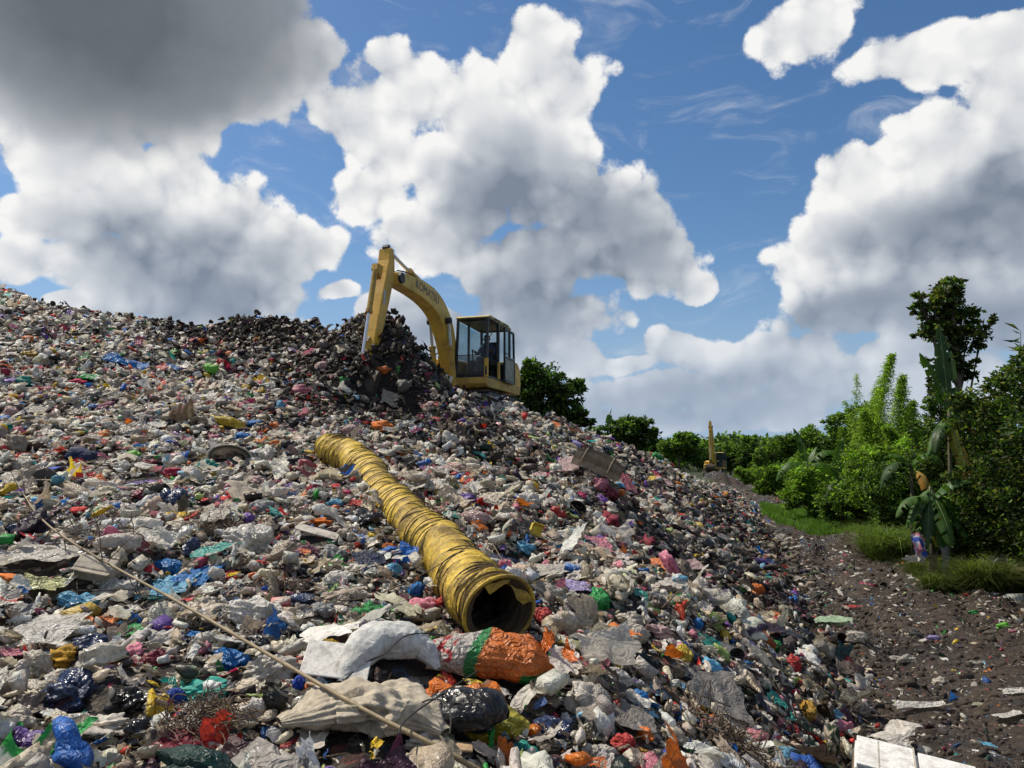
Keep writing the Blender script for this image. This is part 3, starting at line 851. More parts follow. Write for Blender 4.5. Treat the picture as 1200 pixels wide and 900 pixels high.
IT = '''bag|245|437|18|17|lime|bright lime green plastic bag high on the slope above the torn palm bark
bag|353|463|28|18|pink|faded pink plastic bag lying left below the dug up dark heap
bag|258|428|18|9|red|small red plastic bag just right of the lime green bag
cloth|91|450|22|10|crimson|thin crimson rag high on the left slope beside a green wrapper
sheet|103|446|24|9|green|small green wrapper just right of the crimson rag
cloth|125|482|30|18|mauve|mauve pink cloth bundle on the upper left slope
bottle|88|503|18|14|palegreen|pale green plastic bottle lying below the mauve cloth bundle
panel|53|562|12|24|dblue|upright blue plastic panel at the left edge of the slope
bag|263|498|46|14|yellow|long yellow plastic bag beside the torn palm bark
bag|297|500|24|12|blue|blue plastic bag between the yellow bag and the small black bag
bag|328|479|14|13|sky|small bright blue bag below the pink bag
black|350|504|28|20|black|black bin bag just above the far end of the yellow duct
bag|320|503|16|12|orange|small orange bag left of the black bag above the duct
tub|265|545|52|26|white|white plastic bucket lying on its side with a dark mouth
bag|240|556|30|26|teal|translucent teal bag in front of the white bucket
sheet|160|575|74|14|purple|long purple plastic sheet stretched across the left slope
black|192|597|42|38|navy|round glossy blue black bin bag on the left slope
cloth|273|592|40|28|red|tangled red plastic netting in the middle of the left slope
bag|206|558|36|14|crimson|crimson plastic bag between the purple sheet and the teal bag
black|347|550|54|26|black|long pleated black bin bag left of the far end of the duct
bag|347|577|28|12|pink|rosy pink plastic bag below the long pleated black bin bag
round|307|600|38|22|grey|grey striped plastic bag tied round on the mid slope
clear|275|570|22|22|clear|clear grey bag standing upright below the white bucket
black|250|573|30|15|navy|navy bin bag between the teal bag and the clear bag
cloth|88|540|44|24|navy|dark navy cloth heap on the left slope
board|219|538|18|18|grey|small grey brown board standing above the white bucket
bag|155|537|20|11|lime|little lime green bag left of the grey board
cloth|12|470|24|14|mustard|orange brown rag at the left edge of the photo
bag|25|452|20|14|teal|small teal bag high at the left edge
sheet|143|428|46|11|blue|narrow blue sheet crossing the upper left slope
bag|34|400|22|11|orange|small orange bag high at the far left
bag|33|418|20|10|mustard|little mustard bag just under the small orange bag at far left
cloth|92|604|26|14|red|orange red cloth scrap behind the fallen bamboo pole
bag|30|610|17|11|blue|small blue bag beside the forked end of the bamboo pole
black|163|690|24|26|black|small black bin bag crumpled just below the bamboo pole
cloth|15|682|50|14|orange|bright orange shredded plastic at the left edge
sheet|55|665|112|34|clear|large clear grey plastic sheet spread on the left slope
bag|137|704|58|34|white|white plastic bag in front of a beige carton on the left slope
carton|110|684|42|24|beige|flattened beige carton behind a white plastic bag
sheet|42|694|50|18|paleyellow|pale yellow green wrapper below the large clear sheet
black|70|838|74|62|navy|big blue black bin bag in the lower left of the photo
bag|22|885|50|40|purple|violet plastic bag in the bottom left corner
cloth|148|776|38|34|pink|rose pink cloth knotted up beside a clear bag
sheet|50|752|62|48|white|white plastic sheet tilted upright on the lower left slope
cloth|68|784|38|34|mustard|orange and yellow netting left of the clear crumpled bag
black|105|766|52|32|navy|dark navy film crumpled beside the white upright sheet
clear|107|794|54|50|clear|clear crumpled bag between orange netting and pink cloth
bag|40|821|54|34|cream|cream plastic bag above the big blue black bin bag
bag|8|816|40|52|clear|pale creased bag cut by the left edge of the photo
bag|178|781|32|26|maroon|wine red bag right of the rose pink cloth
black|158|877|52|42|black|charred black lump near the bottom left
cloth|235|824|66|42|teal|shiny sea green mesh bag above the tuft of dry roots
ball|203|832|24|24|dblue|dark blue plastic ball left of the sea green mesh bag
clear|313|798|76|42|clear|big clear brownish bag under the bamboo pole
bag|218|800|26|22|palegreen|pale green and clear wrapping behind the dark blue ball
plank|388|819|64|9|tan|broken orange brown plank beside the white foam board
board|392|798|76|40|white|white gritty foam board under the bamboo pole
bag|387|834|30|26|palepink|pale pink see-through bag below the broken plank
cloth|347|811|14|28|dblue|bright blue strip wound round a pale roll
bottle|330|836|30|18|cream|cream plastic bottle lying below the bright blue strip
bag|292|852|40|40|white|white and violet packet beside the dry roots
bag|236|893|20|14|purple|small purple bag at the bottom edge under the roots
bag|297|733|82|42|white|shiny silvery white bag directly above the bamboo pole
sheet|230|753|30|14|blue|blue printed wrapper left of the silvery white bag
canvas|386|752|70|34|white|white cloth with folds lying left of the white woven sack
sheet|385|742|22|8|lime|lime green scrap lying on the white cloth
bag|340|781|28|12|red|red foil wrapper between clear bag and bamboo pole
bag|300|680|22|12|orange|orange wrapper above the silvery white bag
bottle|273|707|18|11|blue|small blue drink can shaped bottle right of the orange wrapper
cloth|267|683|30|22|red|dark red cloth above the small blue bottle
bag|290|646|66|46|white|tall translucent white bag with a green scrap on the mid slope
sheet|298|628|18|10|green|green plastic scrap on top of the tall white bag
bag|345|618|28|14|mustard|mustard plastic bag right of the tall white bag
board|371|633|50|11|cream|long dirty cream foam strip below the mustard bag
bag|244|648|30|18|cream|plump cream bag left of the tall white bag
black|220|653|24|30|navy|pointed navy film standing left of the plump cream bag
bag|355|655|50|20|mauve|long mauve striped bag under the cream foam strip
black|428|622|40|36|black|torn black film mass left of the middle of the duct
bag|391|596|22|14|sky|light blue bag left of the duct
cloth|393|576|20|14|red|red scrap left of the duct near its far end
bag|404|620|14|12|orange|small orange wrapper left of the torn black film
bag|487|698|22|24|blue|bright blue bag tucked under the duct mouth
bag|458|676|26|24|sky|blue and violet wrapper left of the duct
bag|462|721|30|12|lime|lime green scrap in front of the bright blue bag
carton|611|679|28|12|tan|piece of tan cardboard right of the duct mouth
sheet|636|676|74|26|clear|wide clear sheet right of the duct mouth
cloth|688|772|52|52|olive|folded olive drab tarpaulin right of the orange sack
cloth|672|749|36|18|red|twisted bright red cloth behind the olive tarpaulin
bag|703|718|32|38|green|glossy green bag on the right slope
bag|685|720|14|15|blue|little blue bag left of the glossy green bag
sheet|679|694|34|20|lavender|lavender sheet above the glossy green bag
bag|800|774|22|22|yellow|yellow bag on the lower right slope
sheet|750|702|16|12|teal|teal scrap right of the glossy green bag
cloth|785|675|26|12|dblue|deep blue rag on the right slope below the hollow
bag|774|746|40|18|palepink|pinkish white bag above the yellow bag
bag|740|735|34|24|cream|cream creased bag on the lower right slope
bag|816|698|28|17|palepink|round pale bag low on the right slope
sheet|667|553|26|32|palepink|pale cloth draped over the left end of the slatted basket
bag|702|574|27|19|pink|pink and white printed bag below the slatted basket
bag|713|586|22|22|maroon|wine coloured bag hanging below the pink and white bag
bag|652|606|28|17|red|faded red ribbed bag on the ridge slope
tub|668|600|28|17|dgrey|dark grey basin upside down beside the faded red bag
sheet|734|577|17|40|maroon|dark red sheet hanging down from the slatted basket
cloth|713|618|26|34|maroon|raspberry and pink rag on the right ridge
cloth|755|645|20|36|maroon|dark crimson cloth hanging into the hollow
bag|743|662|34|14|purple|purple and orange packet at the lip of the hollow
bag|644|628|18|14|teal|teal green bag next to the small yellow canister
carton|626|630|13|16|yellow|small yellow canister left of the teal green bag
bag|638|638|12|10|orange|tiny orange scrap under the small yellow canister
bag|755|529|28|10|red|red bags cluster on the skyline of the ridge
bag|769|539|16|14|green|dark green bag on the skyline right of the red ones
cloth|674|522|18|10|lavender|pale lavender rag near the top of the ridge
black|712|530|18|10|navy|navy film near the top of the ridge
ball|727|582|10|10|orange|small orange ball below the slatted basket
bag|597|480|26|12|white|white panel like bag below the excavator cab
board|577|473|26|12|grey|pale grey board on the crest below the excavator
bag|928|708|20|15|blue|blue bag at the toe of the heap
sheet|975|734|46|26|palegreen|grey green sheet where heap meets the lane
bag|1005|753|28|18|cream|cream and orange bag lying on the lane edge
bag|968|763|34|13|olive|pale olive bag at the toe of the heap
tub|986|758|16|16|black|black plant pot at the lane edge
bag|931|787|26|24|red|shiny red bag low at the toe of the heap
bag|943|805|26|14|yellow|dull yellow plump bag below the shiny red bag
bag|962|811|14|8|yellow|yellow scrap right of the dull yellow bag
bag|947|842|18|24|mustard|yellow orange bag above the small red cup
bag|928|861|16|18|red|small red cup like bag near the bottom right of the heap
sheet|837|832|80|48|smoke|brown see-through sheet draped on the lower right slope
sheet|852|853|42|24|white|crumpled white paper below the brown see-through sheet
bag|820|697|20|14|white|small white bag beside the round pale bag
black|832|720|34|22|black|pleated black bag low on the right slope
bag|817|736|16|15|blue|small blue bag below the pleated black bag
sheet|832|763|32|16|teal|pale teal strip of plastic on the lower slope
tub|853|770|28|16|dgrey|dark open tub beside the pale teal strip
cloth|790|832|46|32|brown|bronze brown creased bag on the lower slope
bag|785|890|22|14|dblue|deep blue wrapper at the bottom of the heap
sheet|883|762|18|9|lavender|small lavender wrapper left of the black plant pot
bag|730|882|36|24|red|red white and yellow packet near the bottom edge
bag|750|893|40|16|mustard|mustard green packet at the bottom edge
bag|918|880|30|20|white|dirty white bag near the bottom right of the heap
cloth|874|729|18|12|yellow|yellow scrap on the right flank
bag|850|748|18|12|yellow|yellow bag between the small blue bag and the lane
sheet|1000|714|18|5|red|flat red scrap alone on the dirt lane
bag|1142|719|14|7|green|green bag on the right side of the lane
bag|1094|750|20|8|lavender|lilac bag in the middle of the lane
bag|1177|735|18|7|lime|yellow green scrap at the right edge of the lane
bag|1188|741|12|5|pink|pink scrap right beside the yellow green scrap
sheet|1158|878|16|9|sky|flat blue scrap near the bottom right corner
sheet|1080|832|60|9|white|long white film trodden into the lane
sheet|1185|845|34|14|white|white film by the right edge of the lane
bag|1103|803|18|13|cream|pale crumpled bag on the lower lane
bag|1062|778|34|12|clear|heap of mixed scraps in the middle of the lane
sheet|1104|690|30|9|white|long white sack flattened at the foot of the bank
sheet|1190|814|30|8|white|white strip near the right edge of the photo
bag|613|889|40|26|teal|teal bag folded at the bottom edge
bag|640|897|34|12|sky|light blue film at the bottom edge right of the teal bag
clear|690|835|60|44|clear|clear film bundle below the orange sack
bag|650|850|18|16|crimson|crimson scrap left of the clear film bundle
bag|455|590|10|9|sky|tiny blue scrap left of the duct
'''
for ln in IT.split('\n')[:-1]:
    k, px, py, w, h, c, lb = ln.split('|')
    item(k, float(px), float(py), float(w), float(h), c, lb, tilt=random.uniform(-14, 14))


# ---- helper for draped custom things: outline given by half-length and radius profile along a bent spine
def spine_shape(spine, radii, nseg=60, nring=40, rs=None, amp=0.08, flat=0.7, pleat=0.06, npleat=9, f1=9):
    sp = np.array(spine, float); tt = np.linspace(0, 1, len(sp)); u = np.linspace(0, 1, nseg)
    P = np.stack([np.interp(u, tt, sp[:, i]) for i in range(3)], -1)
    for _ in range(6): P[1:-1] = (P[:-2] + P[1:-1] * 2 + P[2:]) / 4
    Rr = np.interp(u, np.linspace(0, 1, len(radii)), radii)
    T = np.gradient(P, axis=0); T /= np.linalg.norm(T, axis=1, keepdims=True)
    up = np.array([0, 0, 1.0]); S = np.cross(T, up); S /= np.linalg.norm(S, axis=1, keepdims=True); U = np.cross(S, T)
    a = np.linspace(0, 2 * math.pi, nring, endpoint=False)
    V = P[:, None] + (S[:, None] * np.cos(a)[None, :, None] + U[:, None] * np.sin(a)[None, :, None] * flat) * Rr[:, None, None]
    base = V.reshape(-1, 3); mid = np.repeat(P, nring, 0); d = base - mid
    sc_ = 1 + crumple(base / max(radii) * 1.0, rs, 11, 1.6, f1, amp) + (pleat * tri(a * npleat / 1.57 + 0.6)[None, :] * np.ones((nseg, 1))).ravel()
    V = mid + d * sc_[:, None]
    i = np.arange(nseg * nring).reshape(nseg, nring); j = np.roll(i, -1, 1)
    Q = np.stack([i[:-1], j[:-1], j[1:], i[1:]], -1).reshape(-1, 4)
    return V, Q, (np.repeat(u, nring), np.tile(a, nseg))


# ---------------- yellow ventilation duct
def build_duct():
    e = empty('flexible_duct', (0, 0, 0))
    pts = [(388, 525, 11.0), (411, 539, 10.4), (437, 558, 9.6), (473, 598, 8.35), (507, 640, 7.25), (540, 676, 6.35), (566, 699, 5.8), (585, 715, 5.45)]
    C = np.array([at(*p) for p in pts])
    e.location = C[3] - np.array([0, 0, .24]); O = np.array(e.location)
    nh = 40; per = 8; ns = nh * per + 1; nr = 72
    t_ = np.linspace(0, 1, len(C)); u = np.linspace(0, 1, ns)
    P = np.stack([np.interp(u, t_, C[:, i]) for i in range(3)], -1)
    for _ in range(60): P[1:-1] = (P[:-2] + P[1:-1] * 2 + P[2:]) / 4
    w_ = np.linspace(0, 1, ns); P[:, 0] += .045 * np.sin(w_ * 11 + .5) * np.sin(w_ * math.pi); P[:, 2] += .03 * np.sin(w_ * 14) * np.sin(w_ * math.pi)
    T = np.gradient(P, axis=0); T /= np.linalg.norm(T, axis=1, keepdims=True)
    S = np.cross(T, [0, 0, 1.0]); S /= np.linalg.norm(S, axis=1, keepdims=True); U = np.cross(S, T)
    a = np.linspace(0, 2 * math.pi, nr, endpoint=False)
    rs = np.random.RandomState(3)
    A, I = np.meshgrid(a, np.arange(ns)); 
    ph = (I + A / (2 * math.pi) * per) % per / per            # helix phase between the hoops
    rad = 0.245 + 0.012 * np.sin(I / ns * 9 + 1)
    sag = np.sin(ph * math.pi)
    loose = 0.5 + 0.5 * np.sin(I / ns * 13 + A * 1.0)
    rad = rad - 0.022 * sag * (0.6 + loose) + 0.014 * np.sin(I * 0.12 + A * 2) + .010 * np.sin(I * .31 + A * 3)
    # creases running between hoops
    cr = tri(A * 5.1 + np.sin(I * .21) * 1.5 + ph * 2.2) * tri(A * 2.3 + I * 0.05) 
    rad = rad + 0.009 * cr * sag
    rad = rad * (1 - 0.10 * np.exp(-((I / ns - 0.30) / 0.03) ** 2)) * (1 - 0.08 * np.exp(-((I / ns - 0.08) / 0.03) ** 2))
    lean = (0.03 * np.sin(A) * 1.0)
    sq = 1 - .07 * np.clip((I / ns - .9) / .1, 0, 1) * np.clip(np.sin(A + .7), 0, 1) ** 2
    rad[-1] = 0.255; rad[-2] = 0.252; rad = rad * sq
    V = P[:, None] + (S[:, None] * np.cos(A)[..., None] + U[:, None] * np.sin(A)[..., None] * 0.96) * rad[..., None]
    V += T[:, None] * (lean[..., None])                        # hoops lean forward at the top
    V = V.reshape(-1, 3) - O
    i = np.arange(ns * nr).reshape(ns, nr); j = np.roll(i, -1, 1)
    Q = np.stack([i[:-1], j[:-1], j[1:], i[1:]], -1).reshape(-1, 4)
    m, t, out = newmat('duct_fabric')
    Pn = t.new('ShaderNodeTexCoord').outputs['Object']
    ca = t.new('ShaderNodeVertexColor'); ca.layer_name = 'col'; sc = t.new('ShaderNodeSeparateColor'); t.l.new(ca.outputs[0], sc.inputs[0])
    n = t.noise(Pn, 3.5, 6, .7); n2 = t.noise(Pn, 22, 5, .65)
    c = t.mix(t.maprange(n2, .35, .7, 0, .6), (0.74, 0.50, 0.055), (0.46, 0.28, 0.04))
    c = t.mix(t.maprange(n, .46, .64, 0, .85), c, (0.17, 0.11, 0.045))
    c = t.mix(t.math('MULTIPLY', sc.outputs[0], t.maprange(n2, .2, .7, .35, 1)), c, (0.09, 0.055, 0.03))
    c = t.mix(t.maprange(t.noise(Pn, 60, 3), .6, .68, 0, .7), c, (.05, .035, .025))
    bf = t.new('ShaderNodeNewGeometry').outputs['Backfacing']
    b = principled(t, None, c, t.maprange(n, .3, .7, .5, .8), 0, .35, t.bump(t.math('ADD', n2, t.vor(Pn, 26, 'DISTANCE_TO_EDGE')), .5, .012))
    tr = t.new('ShaderNodeBsdfTranslucent'); tr.inputs[0].default_value = (.35, .2, .03, 1)
    mx = t.new('ShaderNodeMixShader'); mx.inputs[0].default_value = .06
    t.l.new(b.outputs[0], mx.inputs[1]); t.l.new(tr.outputs[0], mx.inputs[2]); t.l.new(mx.outputs[0], out.inputs[0])
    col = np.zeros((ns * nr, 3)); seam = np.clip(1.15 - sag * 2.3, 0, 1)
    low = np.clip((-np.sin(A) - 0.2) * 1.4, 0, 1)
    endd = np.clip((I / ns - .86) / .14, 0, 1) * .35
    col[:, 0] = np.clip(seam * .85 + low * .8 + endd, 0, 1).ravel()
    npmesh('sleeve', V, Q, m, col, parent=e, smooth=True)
    Vi = (P[:, None] + (S[:, None] * np.cos(A)[..., None] + U[:, None] * np.sin(A)[..., None] * 0.96) * (rad - .014)[..., None] + T[:, None] * lean[..., None]).reshape(-1, 3) - O
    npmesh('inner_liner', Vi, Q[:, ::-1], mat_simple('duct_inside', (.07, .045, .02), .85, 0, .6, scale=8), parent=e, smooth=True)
    # wire helix
    hp = []
    for k in range(nh * 28):
        f = k / 28.0 * per; ang = -(k / 28.0 % 1.0) * 2 * math.pi
        ii = min(int(f), ns - 2); fr_ = f - ii
        p = P[ii] * (1 - fr_) + P[ii + 1] * fr_
        hp.append(p + (S[ii] * math.cos(ang) + U[ii] * math.sin(ang) * .96) * 0.248 + T[ii] * .03 * math.sin(ang) - O)
    MB().tube(hp, 0.0055, 5).build('wire_coil', mat_simple('rusty_wire', (.10, .065, .03), .7, .2, .4, objspace=True, scale=20), e)
    # mouth hoop and torn lining
    rp = [P[-1] + (S[-1] * math.cos(x) + U[-1] * math.sin(x) * .97) * (.262 * (1 - .07 * max(0, math.sin(x + .7)) ** 2)) + T[-1] * (.03 * math.sin(x)) - O for x in np.linspace(0, 2 * math.pi, 61)]
    MB().tube(rp, 0.013, 8, caps=False).build('rim', m, e, smooth=True)
    V2 = []; n2_ = 26
    for k in range(n2_):
        an = R(55) + R(115) * k / (n2_ - 1)
        for q in range(8):
            f = q / 7; rr = .25 * (1 - f * (.34 + .10 * math.sin(k * .35 + 1)))
            p = P[-1] + (S[-1] * math.cos(an) * rr + U[-1] * math.sin(an) * rr) + T[-1] * (.012 * math.sin(k * .6 + q * .5) + .02 * f)
            V2.append(p - O)
    g_ = np.arange(n2_ * 8).reshape(n2_, 8)
    npmesh('torn_lining', np.array(V2), np.stack([g_[:-1, :-1], g_[:-1, 1:], g_[1:, 1:], g_[1:, :-1]], -1).reshape(-1, 4), m, np.tile((.45, 0, 0), (len(V2), 1)), parent=e, smooth=True)
    tag(e, 'long yellow flexible ventilation duct with spiral ribs lying on the slope', 'duct')
    for p in P[::6]: KEEP.append((p[0], p[1], .235))
    KEEP.append((P[-1][0] + .05, P[-1][1] - .15, .40)); KEEP.append((P[-1][0] + .05, P[-1][1] - .42, .24))


build_duct()


# ---------------- woven sacks, canvas and tied bags in the foreground
def drape(name, px, py, w, h, tilt, spine, radii, color, mat, label, cat, amp=.1, flat=.6, pleat=.05, npl=9, col2=None, seed=1, zoff=0, f1=9):
    p, W, Hh, fr = place(px, py, w, h, tilt)
    rs = np.random.RandomState(seed)
    V, Q, (u, a) = spine_shape(spine, radii, 90, 64, rs, amp, flat, pleat, npl, f1)
    V = V * W
    V = V @ fr.T + fr[:, 2] * zoff
    c = np.tile(np.array(C_[color] if isinstance(color, str) else color), (len(V), 1))
    if col2:
        for fn, cc in col2: c[fn(u, a)] = C_[cc] if isinstance(cc, str) else cc
    o = npmesh(name, V, Q, mat, c, loc=p, smooth=False)
    tag(o, label, cat); ALL_ITEMS.append((px, py, w, h)); return o


drape('woven_sack', 462, 785, 118, 66, 0, [(-.44, -.42, -.02), (-.38, -.1, .06), (-.24, .14, .10), (0, .24, .12), (.24, .2, .08), (.42, .04, .0)], [.03, .14, .20, .22, .20, .12, .03], (.56, .55, .51), M['fabric'],
      'bent white woven sack arching over a tangle of black cord', 'sack', amp=.065, flat=.75, pleat=.010, seed=24, f1=9, zoff=.03)
drape('canvas_sheet', 432, 862, 190, 70, 8, [(-.5, -.15, .0), (-.25, .02, .05), (.0, .08, .08), (.25, .06, .06), (.46, -.05, 0)], [.05, .2, .27, .28, .22, .06], (.47, .40, .30), M['fabric'],
      'large beige canvas sheet bunched in thick folds under the bamboo pole', 'canvas', amp=.30, flat=.42, pleat=.10, npl=9, seed=33, f1=8, zoff=.05)
drape('bin_bag', 538, 868, 96, 74, -62, [(-.62, 0, .02), (-.3, 0, .06), (.1, 0, .1), (.45, 0, .06), (.62, .0, .0)], [.08, .34, .40, .34, .06], 'black', M['shiny_black'],
      'glossy black bin bag between beige canvas and yellow mesh bag', 'bin bag', amp=.10, flat=.62, pleat=.07, npl=15, seed=41, zoff=.09)
drape('mesh_bag', 577, 872, 70, 52, -55, [(-.6, 0, .0), (-.2, 0, .06), (.2, 0, .08), (.6, 0, .0)], [.16, .34, .38, .1], (.50, .44, .06), M['bagplastic'],
      'dirty yellow mesh bag right of the glossy black bin bag', 'mesh bag', amp=.14, flat=.6, pleat=.10, npl=13, seed=42, zoff=.07)
G_, W_ = (.03, .28, .08), (.62, .56, .50)
o = drape('printed_sack', 574, 797, 150, 54, -4, [(-.52, -.05, .0), (-.3, 0, .05), (0, .04, .09), (.25, .06, .09), (.40, .08, .07), (.45, .09, .06)], [.12, .19, .24, .24, .10, .05], 'orange', M['bagplastic'],
      'orange plastic sack with green and white print tied in a knot at one end', 'sack', amp=.09, flat=.62, pleat=.05, npl=11, seed=51, f1=7, zoff=.07,
      col2=[(lambda u, a: (u + .07 * np.cos(a)) < .30, W_), (lambda u, a: ((u + .07 * np.cos(a)) > .30) & ((u + .07 * np.cos(a)) < .36), G_), (lambda u, a: ((u + .07 * np.cos(a)) < .22) & (np.sin(u * 60 + 2 * np.cos(a * 5)) > .2) & (np.sin(a) > .2), (.5, .04, .04)),
            (lambda u, a: (u > .55) & (u < .8) & (np.sin(a) < -.05) & (np.cos(a) > 0), G_)])
pk = hit(641, 792)
for k, (dx, dz, an, ln) in enumerate([(0.0, .10, 75, .17), (.04, .05, 25, .17), (-.01, .08, 110, .12)]):
    V, F = sheet_shape(np.random.RandomState(60 + k), 16, .2, .6, .3)
    A_ = R(an); X = np.array([math.cos(A_), 0, math.sin(A_)]); Yv = np.array([-math.sin(A_) * .5, .86, math.cos(A_) * .5])
    Vw = V[:, 0:1] * X * ln * .5 + V[:, 1:2] * Yv * .055 * (1.3 + V[:, 0:1]) * .8 + V[:, 2:3] * np.cross(X, Yv) * .05 + X * ln * .5 + np.array([dx - .02, -.03, dz + .02])
    q = npmesh('knot_ear', Vw + (pk - np.array(o.location)), F, M['bagplastic'], np.tile((.75, .17, .02), (len(V), 1)), parent=o)
item('clear', 497, 884, 62, 42, 'white', 'shiny clear bag in front of a brown cardboard piece at the bottom edge')
item('board', 528, 893, 44, 24, 'tan', 'brown cardboard piece at the bottom edge beside the clear bag', tilt=-20)


# ---------------- bamboo pole with forked twigs
def world_curve(pts, lift=0.0):
    return [Vector(tuple(hit_lift(px, py, l + lift + .03))) for px, py, l in pts]


pole = empty('bamboo_pole', tuple(hit(300, 735)))
O = Vector(pole.location)
cps = world_curve([(28, 580, .22), (48, 612, .20), (90, 640, .17), (140, 668, .15), (200, 700, .16), (260, 735, .17), (320, 770, .16), (380, 805, .17), (440, 840, .15), (500, 868, .16), (545, 893, .16), (600, 925, .16), (640, 950, .14)])
sm = []
for i in range(len(cps) - 1):
    for k in range(6): sm.append(cps[i].lerp(cps[i + 1], k / 6))
sm.append(cps[-1])
for _ in range(14): sm = [sm[0]] + [(sm[i - 1] + sm[i] * 2 + sm[i + 1]) / 4 for i in range(1, len(sm) - 1)] + [sm[-1]]
rad = []
for i in range(len(sm)):
    f = i / (len(sm) - 1); r = .0070 + .0052 * f
    if i % 7 == 3: r *= 1.22
    rad.append(r)
MB().tube([p - O for p in sm], rad, 10).build('stem', M['bamboo'], pole, smooth=True)
rb = random.Random(5)
for (px, py, ang, L) in [(52, 612, -60, .5), (60, 620, -110, .55), (75, 632, -80, .35), (95, 644, 62, .5), (120, 657, 100, .6), (125, 660, 70, .45), (150, 672, -75, .5), (160, 678, -95, .35), (40, 598, 150, .7), (45, 604, 165, .5), (33, 590, 120, .6), (30, 585, 95, .35), (66, 624, 40, .6), (185, 693, -88, .35)]:
    b = Vector(tuple(hit_lift(px, py, .2))); A_ = R(ang); pts = [b]
    d = Vector((math.cos(A_), 0.1 * rb.uniform(-1, 1), math.sin(A_) * .7))
    for k in range(8):
        d = (d + Vector((rb.uniform(-.16, .16), rb.uniform(-.2, .2), rb.uniform(-.12, .12)))).normalized()
        pts.append(pts[-1] + d * L / 8)
    MB().tube([p - O for p in pts], [.0045 * (1 - k / 11) for k in range(9)], 5).build('twig', M['twig'], pole)
tag(pole, 'long thin bamboo pole with bare twigs lying across the lower slope', 'pole')


# ---------------- tangles
def tangle(name, px, py, w, h, n, color, rad_, label, cat, seg=9, curl=.5, seed=3, up=.5):
    p, W, Hh, fr = place(px, py, w, h, 0); KEEP.pop(); r_ = random.Random(seed); mb = MB()
    for k in range(n):
        q = Vector((r_.gauss(0, .3) * W, r_.gauss(0, .3) * Hh, r_.uniform(0, .25) * Hh + .02))
        d = Vector((r_.uniform(-1, 1), r_.uniform(-1, 1), r_.uniform(0, up))).normalized(); pts = [q]
        L = W * r_.uniform(.25, .6)
        for s in range(seg):
            d = (d + Vector((r_.uniform(-curl, curl), r_.uniform(-curl, curl), r_.uniform(-curl, curl) - .06))).normalized(); pts.append(pts[-1] + d * L / seg)
        pts = [v if v.z > -.02 else Vector((v.x, v.y, -.02)) for v in pts]
        mb.tube(pts, rad_ * r_.uniform(.6, 1.3), 4)
    mat = mat_simple(name, color, .7, 0, .3)
    o = mb.build(name, mat); o.location = p + fr[:, 2] * .03; o.rotation_euler = Matrix(fr.tolist()).to_euler()
    tag(o, label, cat); return o


tangle('root_tuft', 243, 860, 78, 60, 190, (.13, .085, .05), .0028, 'tuft of dry brown roots below the sea green mesh bag', 'roots', seed=3)
tangle('root_tuft', 845, 882, 90, 40, 200, (.12, .085, .055), .0045, 'tuft of dry grey brown roots at the foot of the heap', 'roots', seed=4)
tangle('cord_tangle', 478, 768, 34, 30, 40, (.012, .012, .014), .0045, 'tangle of thin black cord on the bent white sack', 'cord', seed=5, curl=.7, seg=14)
tangle('straw_tuft', 330, 692, 60, 20, 90, (.17, .11, .07), .003, 'reddish brown straw strewn above the silvery white bag', 'straw', seed=6, up=.2)
tangle('straw_tuft', 255, 630, 60, 20, 90, (.16, .11, .07), .0035, 'reddish brown straw between the round bin bag and the grey tied bag', 'straw', seed=7, up=.2)
tangle('twig_heap', 125, 640, 60, 60, 46, (.15, .12, .09), .005, 'pale dry twigs standing behind the bamboo pole', 'twigs', seed=8, up=1.2, curl=.25)

# loose black cords over the sacks and the duct
for lab, pts in [('thin dark cord looping over the beige canvas and black bin bag', [(560, 786, .12), (520, 812, .16), (486, 834, .20), (468, 850, .2), (466, 868, .18), (474, 880, .14)]),
                 ('thin dark cord arching over the glossy black bin bag', [(488, 826, .12), (505, 818, .2), (522, 820, .26), (530, 838, .26), (527, 860, .22)]),
                 ('long dark creeper stem hanging from the duct to the left', [(556, 636, .42), (530, 652, .48), (505, 668, .42), (482, 680, .3), (455, 692, .16), (428, 702, .1), (400, 704, .06)]),
                 ('thin dark cord running left from the bent white sack', [(520, 744, .14), (492, 741, .2), (470, 745, .2), (452, 768, .12), (428, 775, .06), (405, 795, .05)])]:
    c = world_curve(pts); s2 = []
    for i in range(len(c) - 1):
        for k in range(5): s2.append(c[i].lerp(c[i + 1], k / 5))
    s2.append(c[-1])
    for _ in range(8): s2 = [s2[0]] + [(s2[i - 1] + s2[i] * 2 + s2[i + 1]) / 4 for i in range(1, len(s2) - 1)] + [s2[-1]]
    o = MB().tube([p - c[0] for p in s2], .0042, 6).build('cord' if 'stem' not in lab else 'creeper_stem', M['twig'] if 'stem' in lab else M['rubber'], loc=c[0]); tag(o, lab, 'cord' if 'stem' not in lab else 'stem')

